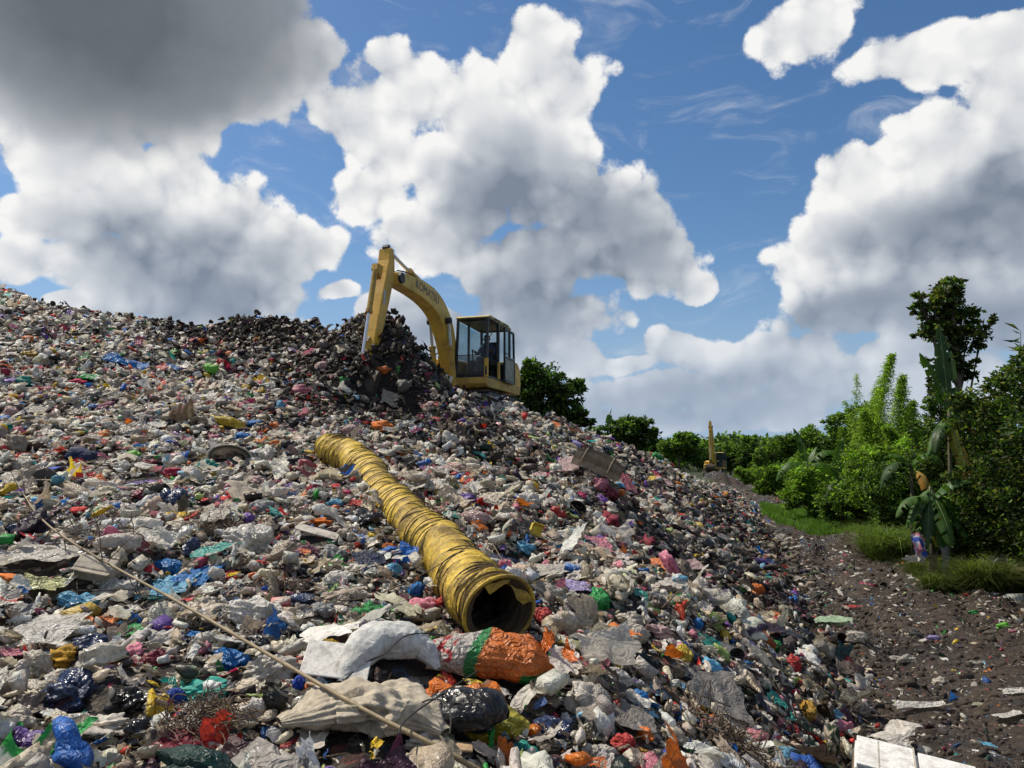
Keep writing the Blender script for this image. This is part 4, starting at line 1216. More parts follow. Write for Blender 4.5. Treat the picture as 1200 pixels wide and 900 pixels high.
# ---------------- torn palm bark
p, W, Hh, fr = place(214, 494, 44, 34); r_ = random.Random(2)
e = empty('palm_bark', tuple(p))
for k in range(9):
    a0 = Vector((r_.uniform(-.2, .2), r_.uniform(-.1, .1), 0)); d = Vector((r_.uniform(-.35, .8), -.2, r_.uniform(.1, .9))).normalized()
    L = r_.uniform(.35, .7) * W / .9; s_ = Vector((d.z, 0, -d.x)); mb = MB(); V = []
    for i in range(6):
        f = i / 5; c = a0 + d * L * f + Vector((0, 0, -.1 * f * f)); wd = L * .13 * (1 - f * .6) + .01
        V += [c - s_ * wd, c + Vector((0, -.03, .0)), c + s_ * wd]
    Fq = [(3 * i, 3 * i + 1, 3 * i + 4, 3 * i + 3) for i in range(5)] + [(3 * i + 1, 3 * i + 2, 3 * i + 5, 3 * i + 4) for i in range(5)]
    mb.add(V, Fq).build('bark_strip', mat_simple('palm_bark', (.50, .40, .26) if k % 2 else (.30, .2, .12), .8, 0, .4, scale=14, bump=.5), e)
tag(e, 'splayed pieces of torn pale palm bark on the upper slope', 'bark')

# ---------------- slatted basket on the ridge
p, W, Hh, fr = place(697, 556, 56, 34, 28)
e = empty('slatted_basket', tuple(p + fr[:, 2] * Hh * .25)); e.rotation_euler = (Matrix(fr.tolist()) @ Euler((R(-15), 0, R(-10))).to_matrix()).to_euler()
ms = [mat_simple('split_bamboo_%s' % n, c, .8, 0, .5, scale=11, bump=.5) for n, c in (('light', (.30, .23, .15)), ('dark', (.20, .145, .09)))]
for k in range(9):
    mb = MB(); a = R(-75 + 150 * k / 8); rr = Hh * .62
    pts = []
    for i in range(9):
        f = i / 8; pts.append((-W * .5 + W * f, math.sin(a) * rr * (.8 + .25 * math.sin(f * math.pi)), math.cos(a) * rr * (.75 + .3 * math.sin(f * math.pi)) - .1))
    for i in range(8): mb.bar(pts[i], pts[i + 1], .012, .105)
    mb.build('slat', ms[k % 2], e)
for x in (-.3, .28):
    pts = [(x * W, math.sin(R(t)) * Hh * .66, math.cos(R(t)) * Hh * .66 - .08) for t in range(-80, 81, 16)]
    MB().tube(pts, .014, 6).build('band', ms[1], e)
tag(e, 'broken slatted bamboo basket lying on the ridge with a pale cloth on it', 'basket')

# ---------------- dirty foam box at the bottom right
b0 = at(1068, 893, 5.6); b0[2] = .07
e = empty('foam_box', tuple(b0), (R(5), R(7), R(-24)))
mw = M['foam']
mbx = MB(); mbx.box((0, 0, .15), (.80, .44, .30)); o = mbx.build('body', mw, e, bevel=.012)
mb = MB(); mb.box((-.20, 0, .317), (.38, .46, .03)); mb.box((.19, -.01, .312), (.36, .44, .022)); mb.build('lid', mw, e, bevel=.006)
mb = MB(); mb.box((-.02, 0, .335), (.012, .465, .006)); mb.box((-.25, -.02, .334), (.008, .45, .004)); mb.build('tape', mat_simple('old_tape', (.5, .45, .36), .5, 0, .5), e)
mb = MB(); mb.box((-.403, 0, .13), (.006, .42, .22)); mb.build('stained_side', mat_simple('mud_stain', (.16, .11, .07), .9, 0, .5, scale=10), e)
tag(e, 'dirty white foam box with a cracked lid lying in the bottom right', 'foam box')
KEEP.append((b0[0], b0[1], .55))

# printed red capitals on the pale sack edge by the bottom
o = item('canvas', 368, 880, 34, 40, 'cream', 'pale sack flap with red stripes left of the beige canvas', name='sack_flap', cat='sack', col2=[(lambda V: (V[:, 1] > .1) & (np.abs(V[:, 0]) < .7) & (np.sin(V[:, 1] * 22) > .1), (.5, .05, .06))])
# ------------------------------------------------------------------ more single bags, each described by where it lies
rs = np.random.RandomState(404)
LM = [(245, 437, 'the lime green bag'), (125, 482, 'the mauve cloth bundle'), (263, 498, 'the long yellow bag'), (265, 545, 'the white bucket'), (160, 575, 'the long purple sheet'), (192, 597, 'the round blue black bin bag'),
      (273, 592, 'the red netting'), (347, 550, 'the long pleated black bag'), (88, 540, 'the navy cloth heap'), (92, 604, 'the orange red cloth scrap'), (55, 665, 'the large clear sheet'), (137, 704, 'the white bag on the left'),
      (70, 838, 'the big blue black bin bag'), (148, 776, 'the rose pink cloth'), (235, 824, 'the sea green mesh bag'), (313, 798, 'the big clear brownish bag'), (392, 798, 'the white foam board'), (297, 733, 'the silvery white bag'),
      (290, 646, 'the tall translucent white bag'), (345, 618, 'the mustard bag'), (428, 622, 'the torn black film'), (462, 785, 'the bent white sack'), (578, 797, 'the orange sack'), (688, 772, 'the olive tarpaulin'), (703, 718, 'the glossy green bag'),
      (774, 746, 'the pinkish white bag'), (697, 556, 'the slatted basket'), (652, 606, 'the faded red bag'), (743, 662, 'the purple and orange packet'), (837, 832, 'the brown see-through sheet'), (931, 787, 'the shiny red bag'), (975, 734, 'the grey green sheet'),
      (400, 540, 'the far end of the duct'), (480, 640, 'the middle of the duct'), (585, 713, 'the mouth of the duct'), (597, 480, 'the excavator'), (440, 470, 'the dark dug up heap'), (790, 832, 'the bronze brown bag'), (50, 752, 'the white upright sheet'), (243, 860, 'the dry root tuft')]
COLN = [('white', 'white', 6), ('cream', 'cream', 6), ('beige', 'beige', 4), ('grey', 'grey', 3), ('smoke', 'smoky grey', 2), ('palepink', 'pale pink', 2), ('pink', 'pink', 1.2), ('red', 'red', .8), ('black', 'black', 2), ('navy', 'navy', 1), ('sky', 'light blue', .9), ('blue', 'blue', .8), ('teal', 'teal', .5), ('green', 'green', .6), ('yellow', 'yellow', .8), ('orange', 'orange', .7), ('purple', 'purple', .6), ('maroon', 'wine red', .6), ('clear', 'clear', 3)]
cw = np.array([c[2] for c in COLN], float); cw /= cw.sum()
used = set(); cnt = 0; tries = 0
while cnt < 190 and tries < 9000:
    tries += 1
    py = 430 + 465 * rs.rand() ** 0.75; px = rs.uniform(8, 960)
    p = hit(px, py)
    if mound_mask(p[0:1], p[1:2])[0] < .8 or p[1] > 22: continue
    if min((px - x) ** 2 / (w * .5 + 12) ** 2 + (py - y) ** 2 / (h * .5 + 10) ** 2 for x, y, w, h in ALL_ITEMS) < 1: continue
    if not keepout(p[None], 1.05)[0] if 'keepout' in globals() else any((p[0] - a) ** 2 + (p[1] - b) ** 2 < (r * 1.05 + .10) ** 2 for a, b, r in KEEP): continue
    dl = [((px - x) ** 2 + (py - y) ** 2, n_, x, y) for x, y, n_ in LM]; dl.sort(); _, nm, lx, ly = dl[0]
    if dl[0][0] > 120 ** 2: continue
    ddx, ddy = px - lx, py - ly
    wh = ('to the right of' if ddx > 0 else 'to the left of') if abs(ddx) > abs(ddy) * 2 else (('above' if ddy < 0 else 'below') if abs(ddy) > abs(ddx) * 2 else ('upper ' if ddy < 0 else 'lower ') + ('right of' if ddx > 0 else 'left of'))
    ci = rs.choice(len(COLN), p=cw); cn, ct, _ = COLN[ci]
    if darkness(p[0:1], p[1:2])[0] > .55 and cn in ('white', 'cream', 'sky', 'yellow', 'pink'): continue
    kd = rs.choice(['bag', 'knot', 'sheet', 'cloth', 'round', 'bottle'], p=[.30, .15, .24, .17, .09, .05])
    if kd == 'bottle' and cn in ('black', 'navy', 'smoke', 'maroon'): continue
    if cn in ('black', 'navy') and kd != 'sheet': kd = 'black'
    if cn == 'clear' and kd in ('bag', 'knot'): kd = 'clear'
    wrd = {'bag': 'crumpled plastic bag', 'knot': 'knotted plastic bag', 'sheet': 'crinkled plastic sheet', 'cloth': 'rumpled rag', 'round': 'plump tied bag', 'black': 'crumpled bin bag', 'clear': 'crumpled bag', 'bottle': 'plastic bottle'}[kd]
    key = (cn, wrd, wh, nm)
    if key in used or sum(1 for k in used if k[2:] == key[2:] and k[0] == cn): continue
    used.add(key); s = 900 / p[1] * rs.uniform(.16, .36) if p[1] < 9 else 900 / p[1] * rs.uniform(.25, .42)
    s = min(s, 64)
    if kd == 'bottle': s = min(s, 900 / p[1] * .24)
    item(kd, px, py, s, s * rs.uniform(.45, .8) if kd != 'bottle' else s * .3, cn, '%s %s lying %s %s' % (ct, wrd, wh, nm), tilt=rs.uniform(-25, 25),
         group={'bag': 'plastic bags scattered on the heap', 'knot': 'plastic bags scattered on the heap', 'round': 'plastic bags scattered on the heap', 'clear': 'plastic bags scattered on the heap', 'sheet': 'plastic sheets scattered on the heap', 'cloth': 'rags scattered on the heap', 'black': 'bin bags scattered on the heap', 'bottle': 'plastic bottles on the heap'}[kd])
    cnt += 1
print('auto items', cnt, 'tries', tries)
# ------------------------------------------------------------------ excavators (local frame: +X forward, +Y to the machine's left, +Z up)
def plate(prof, y0, y1): return MB().prism(prof, y0, y1)


def thick(path, hw):
    """side outline of a beam from a centre path and half heights"""
    P = [Vector((a, b)) for a, b in path]; up = []; dn = []
    for i, p in enumerate(P):
        t_ = (P[min(i + 1, len(P) - 1)] - P[max(i - 1, 0)]).normalized(); n_ = Vector((-t_.y, t_.x))
        up.append(tuple(p + n_ * hw[i])); dn.append(tuple(p - n_ * hw[i]))
    return up + dn[::-1]


def smooth_path(pts, n=4, it=4):
    P = [Vector(p) for p in pts]; S_ = []
    for i in range(len(P) - 1):
        for k in range(n): S_.append(P[i].lerp(P[i + 1], k / n))
    S_.append(P[-1])
    for _ in range(it): S_ = [S_[0]] + [(S_[i - 1] + S_[i] * 2 + S_[i + 1]) / 4 for i in range(1, len(S_) - 1)] + [S_[-1]]
    return [tuple(s) for s in S_]


def cylinder_part(root, a, b, frac, r, name, y, mat):
    a = Vector((a[0], y, a[1])); b = Vector((b[0], y, b[1])); m_ = a.lerp(b, frac)
    c = MB().tube([a, m_], r, 12); c.tube([m_ - (m_ - a).normalized() * .06, m_ + (m_ - a).normalized() * .02], r * 1.25, 12)
    o = c.build(name, mat, root, smooth=False)
    MB().tube([m_, b], r * .55, 10).build('rod', M['chrome'], o)
    MB().tube([b + Vector((0, -.07, 0)), b + Vector((0, .07, 0))], r * 1.1, 10).build('pin', M['darksteel'], o)
    return o


def excavator(loc, yaw, boomp, armp, hw_b, hw_a, label, group=None, text=True, tracks=True):
    root = empty('excavator', loc, (0, 0, yaw))
    Y, YD = M['yellow'], M['yellow_dull']
    # undercarriage
    for s in (-1, 1):
        mb = MB(); y0, y1 = (s * .95 - .25, s * .95 + .25)
        prof = [(-1.55, .42), (-1.4, .12), (-1.1, 0), (1.1, 0), (1.4, .12), (1.55, .42), (1.4, .72), (1.1, .82), (-1.1, .82), (-1.4, .72)]
        mb.prism(prof, y0, y1)
        for k in range(14): mb.box((-1.2 + k * .185, s * .95, .835), (.05, .54, .05)); mb.box((-1.2 + k * .185, s * .95, .0), (.05, .54, .05))
        tk = mb.build('track', M['darksteel'], root, bevel=.02)
        mb = MB()
        for x in (-1.1, 1.1): mb.tube([(x, s * 1.17, .42), (x, s * 1.24, .42)], .3, 16)
        for x in (-.6, -.2, .2, .6): mb.tube([(x, s * 1.17, .16), (x, s * 1.23, .16)], .11, 12)
        mb.build('roller', YD, tk)
    MB().tube([(0, 0, .6), (0, 0, 1.0)], .55, 24).build('swing_ring', M['darksteel'], root)
    # upper structure
    MB().prism([(-1.75, .95), (1.15, .95), (1.25, 1.05), (1.25, 1.22), (-1.85, 1.22), (-1.85, 1.05)], -1.15, 1.15).build('deck', YD, root, bevel=.03)
    MB().prism([(-1.9, 1.0), (-1.35, 1.0), (-1.35, 1.95), (-1.7, 1.95), (-1.98, 1.75), (-2.0, 1.15)], -1.13, 1.13).build('counterweight', Y, root, bevel=.08)
    h_ = MB().prism([(-1.345, 1.224), (.55, 1.224), (.75, 1.45), (.7, 1.85), (-1.345, 1.98)], -1.14, -.36).build('engine_hood', Y, root, bevel=.04)
    mb = MB()
    for k in range(7): mb.box((-.9 + k * .09, -1.145, 1.6), (.035, .012, .3))
    mb.build('vent', M['darksteel'], h_)
    MB().prism([(-1.345, 1.224), (-.98, 1.224), (-.98, 1.9), (-1.345, 1.95)], -.355, 1.13).build('rear_cover', YD, root, bevel=.03)
    MB().tube([(-.8, -.6, 1.9), (-.8, -.6, 2.35), (-.86, -.6, 2.42)], .05, 10).build('exhaust', M['darksteel'], root)
    # bright toolbox deck beside the boom and hoses at its foot
    MB().prism([(.78, 1.226), (1.22, 1.226), (1.2, 1.5), (.78, 1.55)], -1.12, -.4).build('toolbox', mat_simple('pale_yellow_paint', (.70, .48, .12), .5, 0, .3), root, bevel=.03)
    mb = MB(); r_ = random.Random(9)
    for k in range(6):
        yy = -.36 + k * .12
        mb.tube([(.95, yy, 1.25), (1.25, yy + r_.uniform(-.04, .04), 1.5 + r_.uniform(0, .15)), (1.32, yy + r_.uniform(-.05, .05), 1.8), (1.15, yy * .6, 2.05)], .018, 6)
    mb.build('hydraulic_hose', M['rubber'], root)
    # boom
    bp = smooth_path(boomp); hb = np.interp(np.linspace(0, 1, len(bp)), np.linspace(0, 1, len(hw_b)), hw_b)
    bo = MB().prism(thick(bp, hb), -.19, .19).build('boom', M['boomyellow'], root, bevel=.025)
    mb = MB()
    for s in (-1, 1):
        mb.tube([(boomp[0][0], s * .19, boomp[0][1]), (boomp[0][0], s * .27, boomp[0][1])], .12, 14); mb.tube([(boomp[-1][0], s * .185, boomp[-1][1]), (boomp[-1][0], s * .25, boomp[-1][1])], .13, 14)
    mb.build('pivot', M['darksteel'], bo)
    mb = MB(); n_ = len(bp)                                                     # hoses along the top
    for s in (-.1, .1):
        hp = []
        for i in range(n_):
            q = Vector(bp[i]); t_ = (Vector(bp[min(i + 1, n_ - 1)]) - Vector(bp[max(i - 1, 0)])).normalized(); nn_ = Vector((-t_.y, t_.x))
            if nn_.y < 0 and i > n_ // 2: nn_ = -nn_
            q = q + nn_ * (hb[i] + .035 + .03 * math.sin(i * 1.1)); hp.append((q.x, s, q.y))
        mb.tube(hp, .016, 6)
    mb.build('hose', M['rubber'], bo)
    mb = MB()
    for f in (.22, .42, .62, .82):
        q = bp[int(f * (n_ - 1))]; mb.box((q[0], .0, q[1]), (.05, .40, hb[int(f * (n_ - 1))] * 2.05))
    # arm with its gusset
    ap = armp; ha = hw_a
    ar = MB().prism(thick(smooth_path(ap, 3, 1), np.interp(np.linspace(0, 1, len(smooth_path(ap, 3, 1))), np.linspace(0, 1, len(ha)), ha)), -.15, .15).build('arm', M['armyellow'], root, bevel=.02)
    # decal plate on the arm
    q = Vector(ap[0]).lerp(Vector(ap[-1]), .42)
    MB().box((q.x, .153, q.y), (.10, .004, .34)).build('sticker', mat_simple('pale_sticker', (.5, .5, .48), .7, 0, .5), ar)
    # cylinders
    top = Vector(ap[0]); piv = Vector(boomp[-1]); bi = Vector(bp[int(n_ * .52)]); 
    t_ = (Vector(bp[int(n_ * .52) + 1]) - Vector(bp[int(n_ * .52) - 1])).normalized(); nn_ = Vector((-t_.y, t_.x)); nn_ = nn_ if nn_.y > 0 else -nn_
    base = bi + nn_ * (hb[int(n_ * .52)] + .10)
    cylinder_part(root, tuple(base), tuple(top + (piv - top) * -.02), .62, .075, 'arm_cylinder', 0, YD)
    MB().prism([tuple(base + Vector((-.2, -.16))), tuple(base + Vector((.2, -.16))), tuple(base + Vector((.06, .07))), tuple(base + Vector((-.06, .07)))], -.06, .06).build('bracket', Y, bo)
    mid = Vector(bp[int(n_ * .46)])
    for s in (-1, 1):
        cylinder_part(root, (boomp[0][0] + .42, boomp[0][1] - .30), tuple(mid + Vector((.05, -.05))), .62, .08, 'boom_cylinder', s * .27, YD)
    # bucket linkage, cylinder and bucket
    a0 = Vector(ap[0]); a1 = Vector(ap[-1]); ad = (a1 - a0).normalized(); fr_ = Vector((ad.y, -ad.x)); fr_ = fr_ if fr_.x > 0 else -fr_
    c0 = a0 + ad * (a1 - a0).length * .22 + fr_ * .34; c1 = a0 + ad * (a1 - a0).length * .93 + fr_ * .26
    cylinder_part(root, tuple(c0), tuple(c1), .52, .065, 'bucket_cylinder', 0, YD)
    MB().prism([tuple(c0 + ad * -.12 - fr_ * .22), tuple(c0 + ad * -.05 + fr_ * .06), tuple(c0 + ad * .09 + fr_ * .06), tuple(c0 + ad * .22 - fr_ * .2)], -.07, .07).build('bracket', Y, ar)
    mb = MB(); mb.bar((c1.x, -.12, c1.y), (a1.x + ad.x * -.2, -.12, a1.y - ad.y * .2), .05, .07); mb.bar((c1.x, .12, c1.y), (a1.x + ad.x * -.2, .12, a1.y - ad.y * .2), .05, .07)
    e2 = a1 + ad * .12 + fr_ * .22; mb.bar((c1.x, -.1, c1.y), (e2.x, -.1, e2.y), .05, .07); mb.bar((c1.x, .1, c1.y), (e2.x, .1, e2.y), .05, .07)
    mb.build('linkage', M['darksteel'], root)
    B = []; sh = []
    for k in range(9):
        a = R(60 - 175 * k / 8); B.append((math.cos(a) * .52 * (1 + .08 * k / 8), math.sin(a) * .50))
    piv2 = e2 - fr_ * .1
    outl = [(piv2.x + x * 1 - .10, piv2.y + z - .42) for x, z in B]; inl = [(piv2.x + x * .93 - .11, piv2.y + z * .93 - .42) for x, z in B]
    bk = MB().prism(outl + inl[::-1], -.48, .48).build('bucket', M['bucket'], root)
    for s in (-1, 1): MB().prism(outl, s * .48 - .012, s * .48 + .012).build('side_plate', M['bucket'], bk)
    for k in range(5):
        y = -.4 + k * .2; q = outl[-1]; MB().prism([(q[0] + .03, q[1] - .03), (q[0] + .03, q[1] + .05), (q[0] - .2, q[1] - .02)], y - .04, y + .04).build('tooth', M['bucket'], bk)
    # cab
    x0, x1, y0, y1, z0, z1 = -.93, 1.20, .20, 1.15, 1.226, 2.88
    cab = MB(); K = M['charcoal']
    cab.box(((x0 + x1) / 2, (y0 + y1) / 2, z0 + .02), (x1 - x0, y1 - y0, .04))
    cb = cab.build('cab', K, root)
    mb = MB(); w = .07
    fx = x1 - .14
    def post(a, b, q=w): mb.bar(a, b, q)
    post((x1, y0 + .035, z0 + .04), (fx, y0 + .035, z1)); post((x1, y1 - .035, z0 + .04), (fx, y1 - .035, z1))
    post((x0 + .04, y0 + .035, z0 + .04), (x0 + .08, y0 + .035, z1 - .08)); post((x0 + .04, y1 - .035, z0 + .04), (x0 + .08, y1 - .035, z1 - .08))
    post((.22, y1 - .03, z0 + .04), (.22, y1 - .03, z1 - .02), .085); post((.22, y0 + .03, z0 + .04), (.22, y0 + .03, z1 - .02), .06)
    for yy in (y0 + .035, y1 - .035): post((fx, yy, z1), (x0 + .08, yy, z1 - .06))
    post((fx, y0, z1), (fx, y1, z1)); post((x0 + .08, y0, z1 - .06), (x0 + .08, y1, z1 - .06)); post((x1 - .02, y0, z0 + .08), (x1 - .02, y1, z0 + .08)); post((x0 + .04, y0, z0 + .55), (x0 + .04, y1, z0 + .55))
    post((x1 - .055, y0, z0 + .62), (x1 - .055, y1, z0 + .62), .03)
    mb.build('frame', K, cb, bevel=.012)
    rf = MB().prism([(fx + .06, z1 + .03), (fx - .05, z1 + .075), (x0 + .45, z1 + .06), (x0 + .05, z1 - .01), (x0 + .05, z1 - .045), (fx + .06, z1 + .0)], y0 - .02, y1 + .02).build('roof', mat_simple('faded_yellow_roof', (.55, .42, .16), .6, 0, .4), cb, bevel=.02)
    MB().box(((fx + x0) / 2, (y0 + y1) / 2, z1 - .05), (fx - x0 - .2, y1 - y0 - .12, .03)).build('headliner', K, cb)
    def pane(name, a, b, c, d, mat): MB().add([a, b, c, d], [(0, 1, 2, 3)]).build(name, mat, cb)
    xx = lambda z: x1 + (fx - x1) * (z - z0) / (z1 - z0) - .01
    pane('windscreen', (xx(z0 + .64), y0 + .06, z0 + .64), (xx(z0 + .64), y1 - .07, z0 + .64), (xx(z1 - .04), y1 - .07, z1 - .04), (xx(z1 - .04), y0 + .06, z1 - .04), M['glass'])
    pane('lower_window', (xx(z0 + .12), y0 + .06, z0 + .12), (xx(z0 + .12), y1 - .07, z0 + .12), (xx(z0 + .6), y1 - .07, z0 + .6), (xx(z0 + .6), y0 + .06, z0 + .6), M['greyglass'])
    pane('side_window', (fx - .05, y0 + .03, z0 + .55), (.27, y0 + .03, z0 + .55), (.27, y0 + .03, z1 - .1), (fx - .1, y0 + .03, z1 - .08), M['glass'])
    pane('side_window', (.18, y0 + .03, z0 + .55), (x0 + .1, y0 + .03, z0 + .55), (x0 + .12, y0 + .03, z1 - .12), (.18, y0 + .03, z1 - .1), M['glass'])
    pane('rear_window', (x0 + .05, y0 + .08, z0 + .6), (x0 + .05, y1 - .08, z0 + .6), (x0 + .08, y1 - .08, z1 - .1), (x0 + .08, y0 + .08, z1 - .1), M['glass'])
    MB().box((x0 + .03, (y0 + y1) / 2, z0 + .28), (.04, y1 - y0 - .1, .5)).build('rear_panel', K, cb)
    MB().box((-.35, y0 + .02, z0 + .28), (1.1, .03, .5)).build('side_panel', K, cb)
    # door folded back against the cab side
    mb = MB(); yd = y1 + .07; dx0, dx1 = -1.0, -.08; dz0, dz1 = z0 + .0, z1 - .12
    for a, b in [((dx0, yd, dz0), (dx1, yd, dz0)), ((dx1, yd, dz0), (dx1, yd, dz1)), ((dx1, yd, dz1), (dx0 + .08, yd, dz1 - .04)), ((dx0 + .08, yd, dz1 - .04), (dx0, yd, dz0)), ((dx0, yd, dz0 + .70), (dx1, yd, dz0 + .70)), ((-.52, yd, dz0 + .7), (-.52, yd, dz1))]: mb.bar(a, b, .06)
    dr = mb.build('door', K, cb, bevel=.01)
    MB().add([(dx0 + .06, yd, dz0 + .74), (-.55, yd, dz0 + .74), (-.55, yd, dz1 - .04), (dx0 + .1, yd, dz1 - .06)], [(0, 1, 2, 3)]).build('pane', M['glass'], dr)
    MB().add([(-.49, yd, dz0 + .74), (dx1 - .04, yd, dz0 + .74), (dx1 - .04, yd, dz1 - .04), (-.49, yd, dz1 - .04)], [(0, 1, 2, 3)]).build('pane', M['glass'], dr)
    MB().box(((dx0 + dx1) / 2, yd, dz0 + .36), (dx1 - dx0 - .08, .02, .62)).build('door_panel', mat_simple('dusty_door', (.26, .27, .2), .5, 0, .5), dr)
    MB().box((dx1 - .12, yd + .03, dz0 + .8), (.12, .03, .03)).build('handle', M['darksteel'], dr)
    MB().prism([(.18, z0 + .02), (.32, z0 + .02), (.30, z0 + .50), (.20, z0 + .50)], y1 - .02, y1 + .03).build('pillar_cover', Y, cb, bevel=.01)
    MB().prism([(x1 - .06, z0 + .0), (x1 + .03, z0 + .0), (x1 - .0, z0 + .52), (x1 - .08, z0 + .52)], y1 - .09, y1 + .012).build('corner_cover', Y, cb, bevel=.01)
    # seat and controls
    mb = MB(); mb.box((-.15, .68, z0 + .42), (.52, .5, .14)); mb.box((-.42, .68, z0 + .82), (.13, .48, .75), Euler((0, R(-8), 0)).to_matrix()); mb.box((-.15, .68, z0 + .2), (.4, .4, .3)); mb.build('seat', M['rubber'], cb, bevel=.03)
    mb = MB()
    for yy in (.38, .98): mb.box((.12, yy, z0 + .5), (.45, .12, .16)); mb.tube([(.26, yy, z0 + .55), (.3, yy, z0 + .82)], .018, 8); mb.tube([(.3, yy, z0 + .8), (.31, yy, z0 + .9)], .032, 8)
    mb.build('control_lever', M['darksteel'], cb)
    MB().tube([(fx + .02, y1 + .02, z1 - .55), (fx + .1, y1 + .1, z1 - .5), (fx + .1, y1 + .1, z1 - .3)], .012, 6).build('mirror_arm', M['darksteel'], cb)
    mb = MB()
    for x in (-.6, .2): mb.bar((x, y1 + .03, z1 + .02), (x + .5, y1 + .03, z1 + .02), .02)
    mb.build('grab_rail', M['darksteel'], cb)
    # faded lettering on the boom side
    if text:
        tx = bpy.data.curves.new('boom_lettering', 'FONT'); tx.body = 'KOMATSU'; tx.size = .31; tx.extrude = .001; tx.align_x = 'CENTER'; tx.align_y = 'CENTER'
        to = bpy.data.objects.new('boom_lettering', tx); COL.objects.link(to)
        q = Vector(bp[int(n_ * .72)]); t_ = (Vector(bp[int(n_ * .72) + 2]) - Vector(bp[int(n_ * .72) - 2])).normalized()
        zc = Vector((0, 1, 0)); xc = Vector((-t_.x, 0, -t_.y)); yc = zc.cross(xc)
        if yc.z < 0: xc = -xc; yc = -yc
        to.matrix_world = Matrix.Translation(Vector((q.x, .197, q.y))) @ Matrix((xc, yc, zc)).transposed().to_4x4()
        bpy.context.view_layer.update()
        me = bpy.data.meshes.new_from_object(to); bpy.data.objects.remove(to)
        me.materials.clear(); me.materials.append(mat_simple('faded_blue_print', (.13, .15, .22), .7, 0, .5, (.4, .27, .06), 14))
        o = bpy.data.objects.new('boom_lettering', me); COL.objects.link(o)
        o.matrix_local = Matrix.Translation(Vector((q.x, .197, q.y))) @ Matrix((xc, yc, zc)).transposed().to_4x4(); o.parent = bo
    tag(root, label, 'excavator', group)
    return root


M['boomyellow'] = mat_simple('stained_boom_paint', (.66, .43, .06), .5, 0, .45, (.13, .085, .045), 2.6)
M['armyellow'] = mat_simple('greasy_arm_paint', (.68, .39, .035), .5, 0, .55, (.10, .06, .03), 1.9)
M['bucket'] = mat_simple('muddy_bucket_steel', (.05, .035, .025), .7, .2, .6)
PHI = R(17.7)
EO = Vector((-1.40, 22.2, 3.50))
# points measured in the machine's own side plane: (reach, height above its ground)
ZB = 3.50
ex = excavator(EO, -math.pi / 2 - PHI, [(1.0, 4.75 - ZB), (1.22, 5.45 - ZB), (1.62, 6.15 - ZB), (2.25, 6.60 - ZB), (3.3, 6.78 - ZB), (4.62, 6.74 - ZB)],
               [(4.98, 7.36 - ZB), (4.98, 6.9 - ZB), (5.22, 6.2 - ZB), (5.60, 5.2 - ZB), (5.84, 4.45 - ZB)], [.17, .26, .31, .28, .23, .15], [.08, .17, .18, .14, .11],
               'yellow excavator with dark cab digging on top of the rubbish heap')
print('excavator base ground', h1(EO[0], EO[1]))


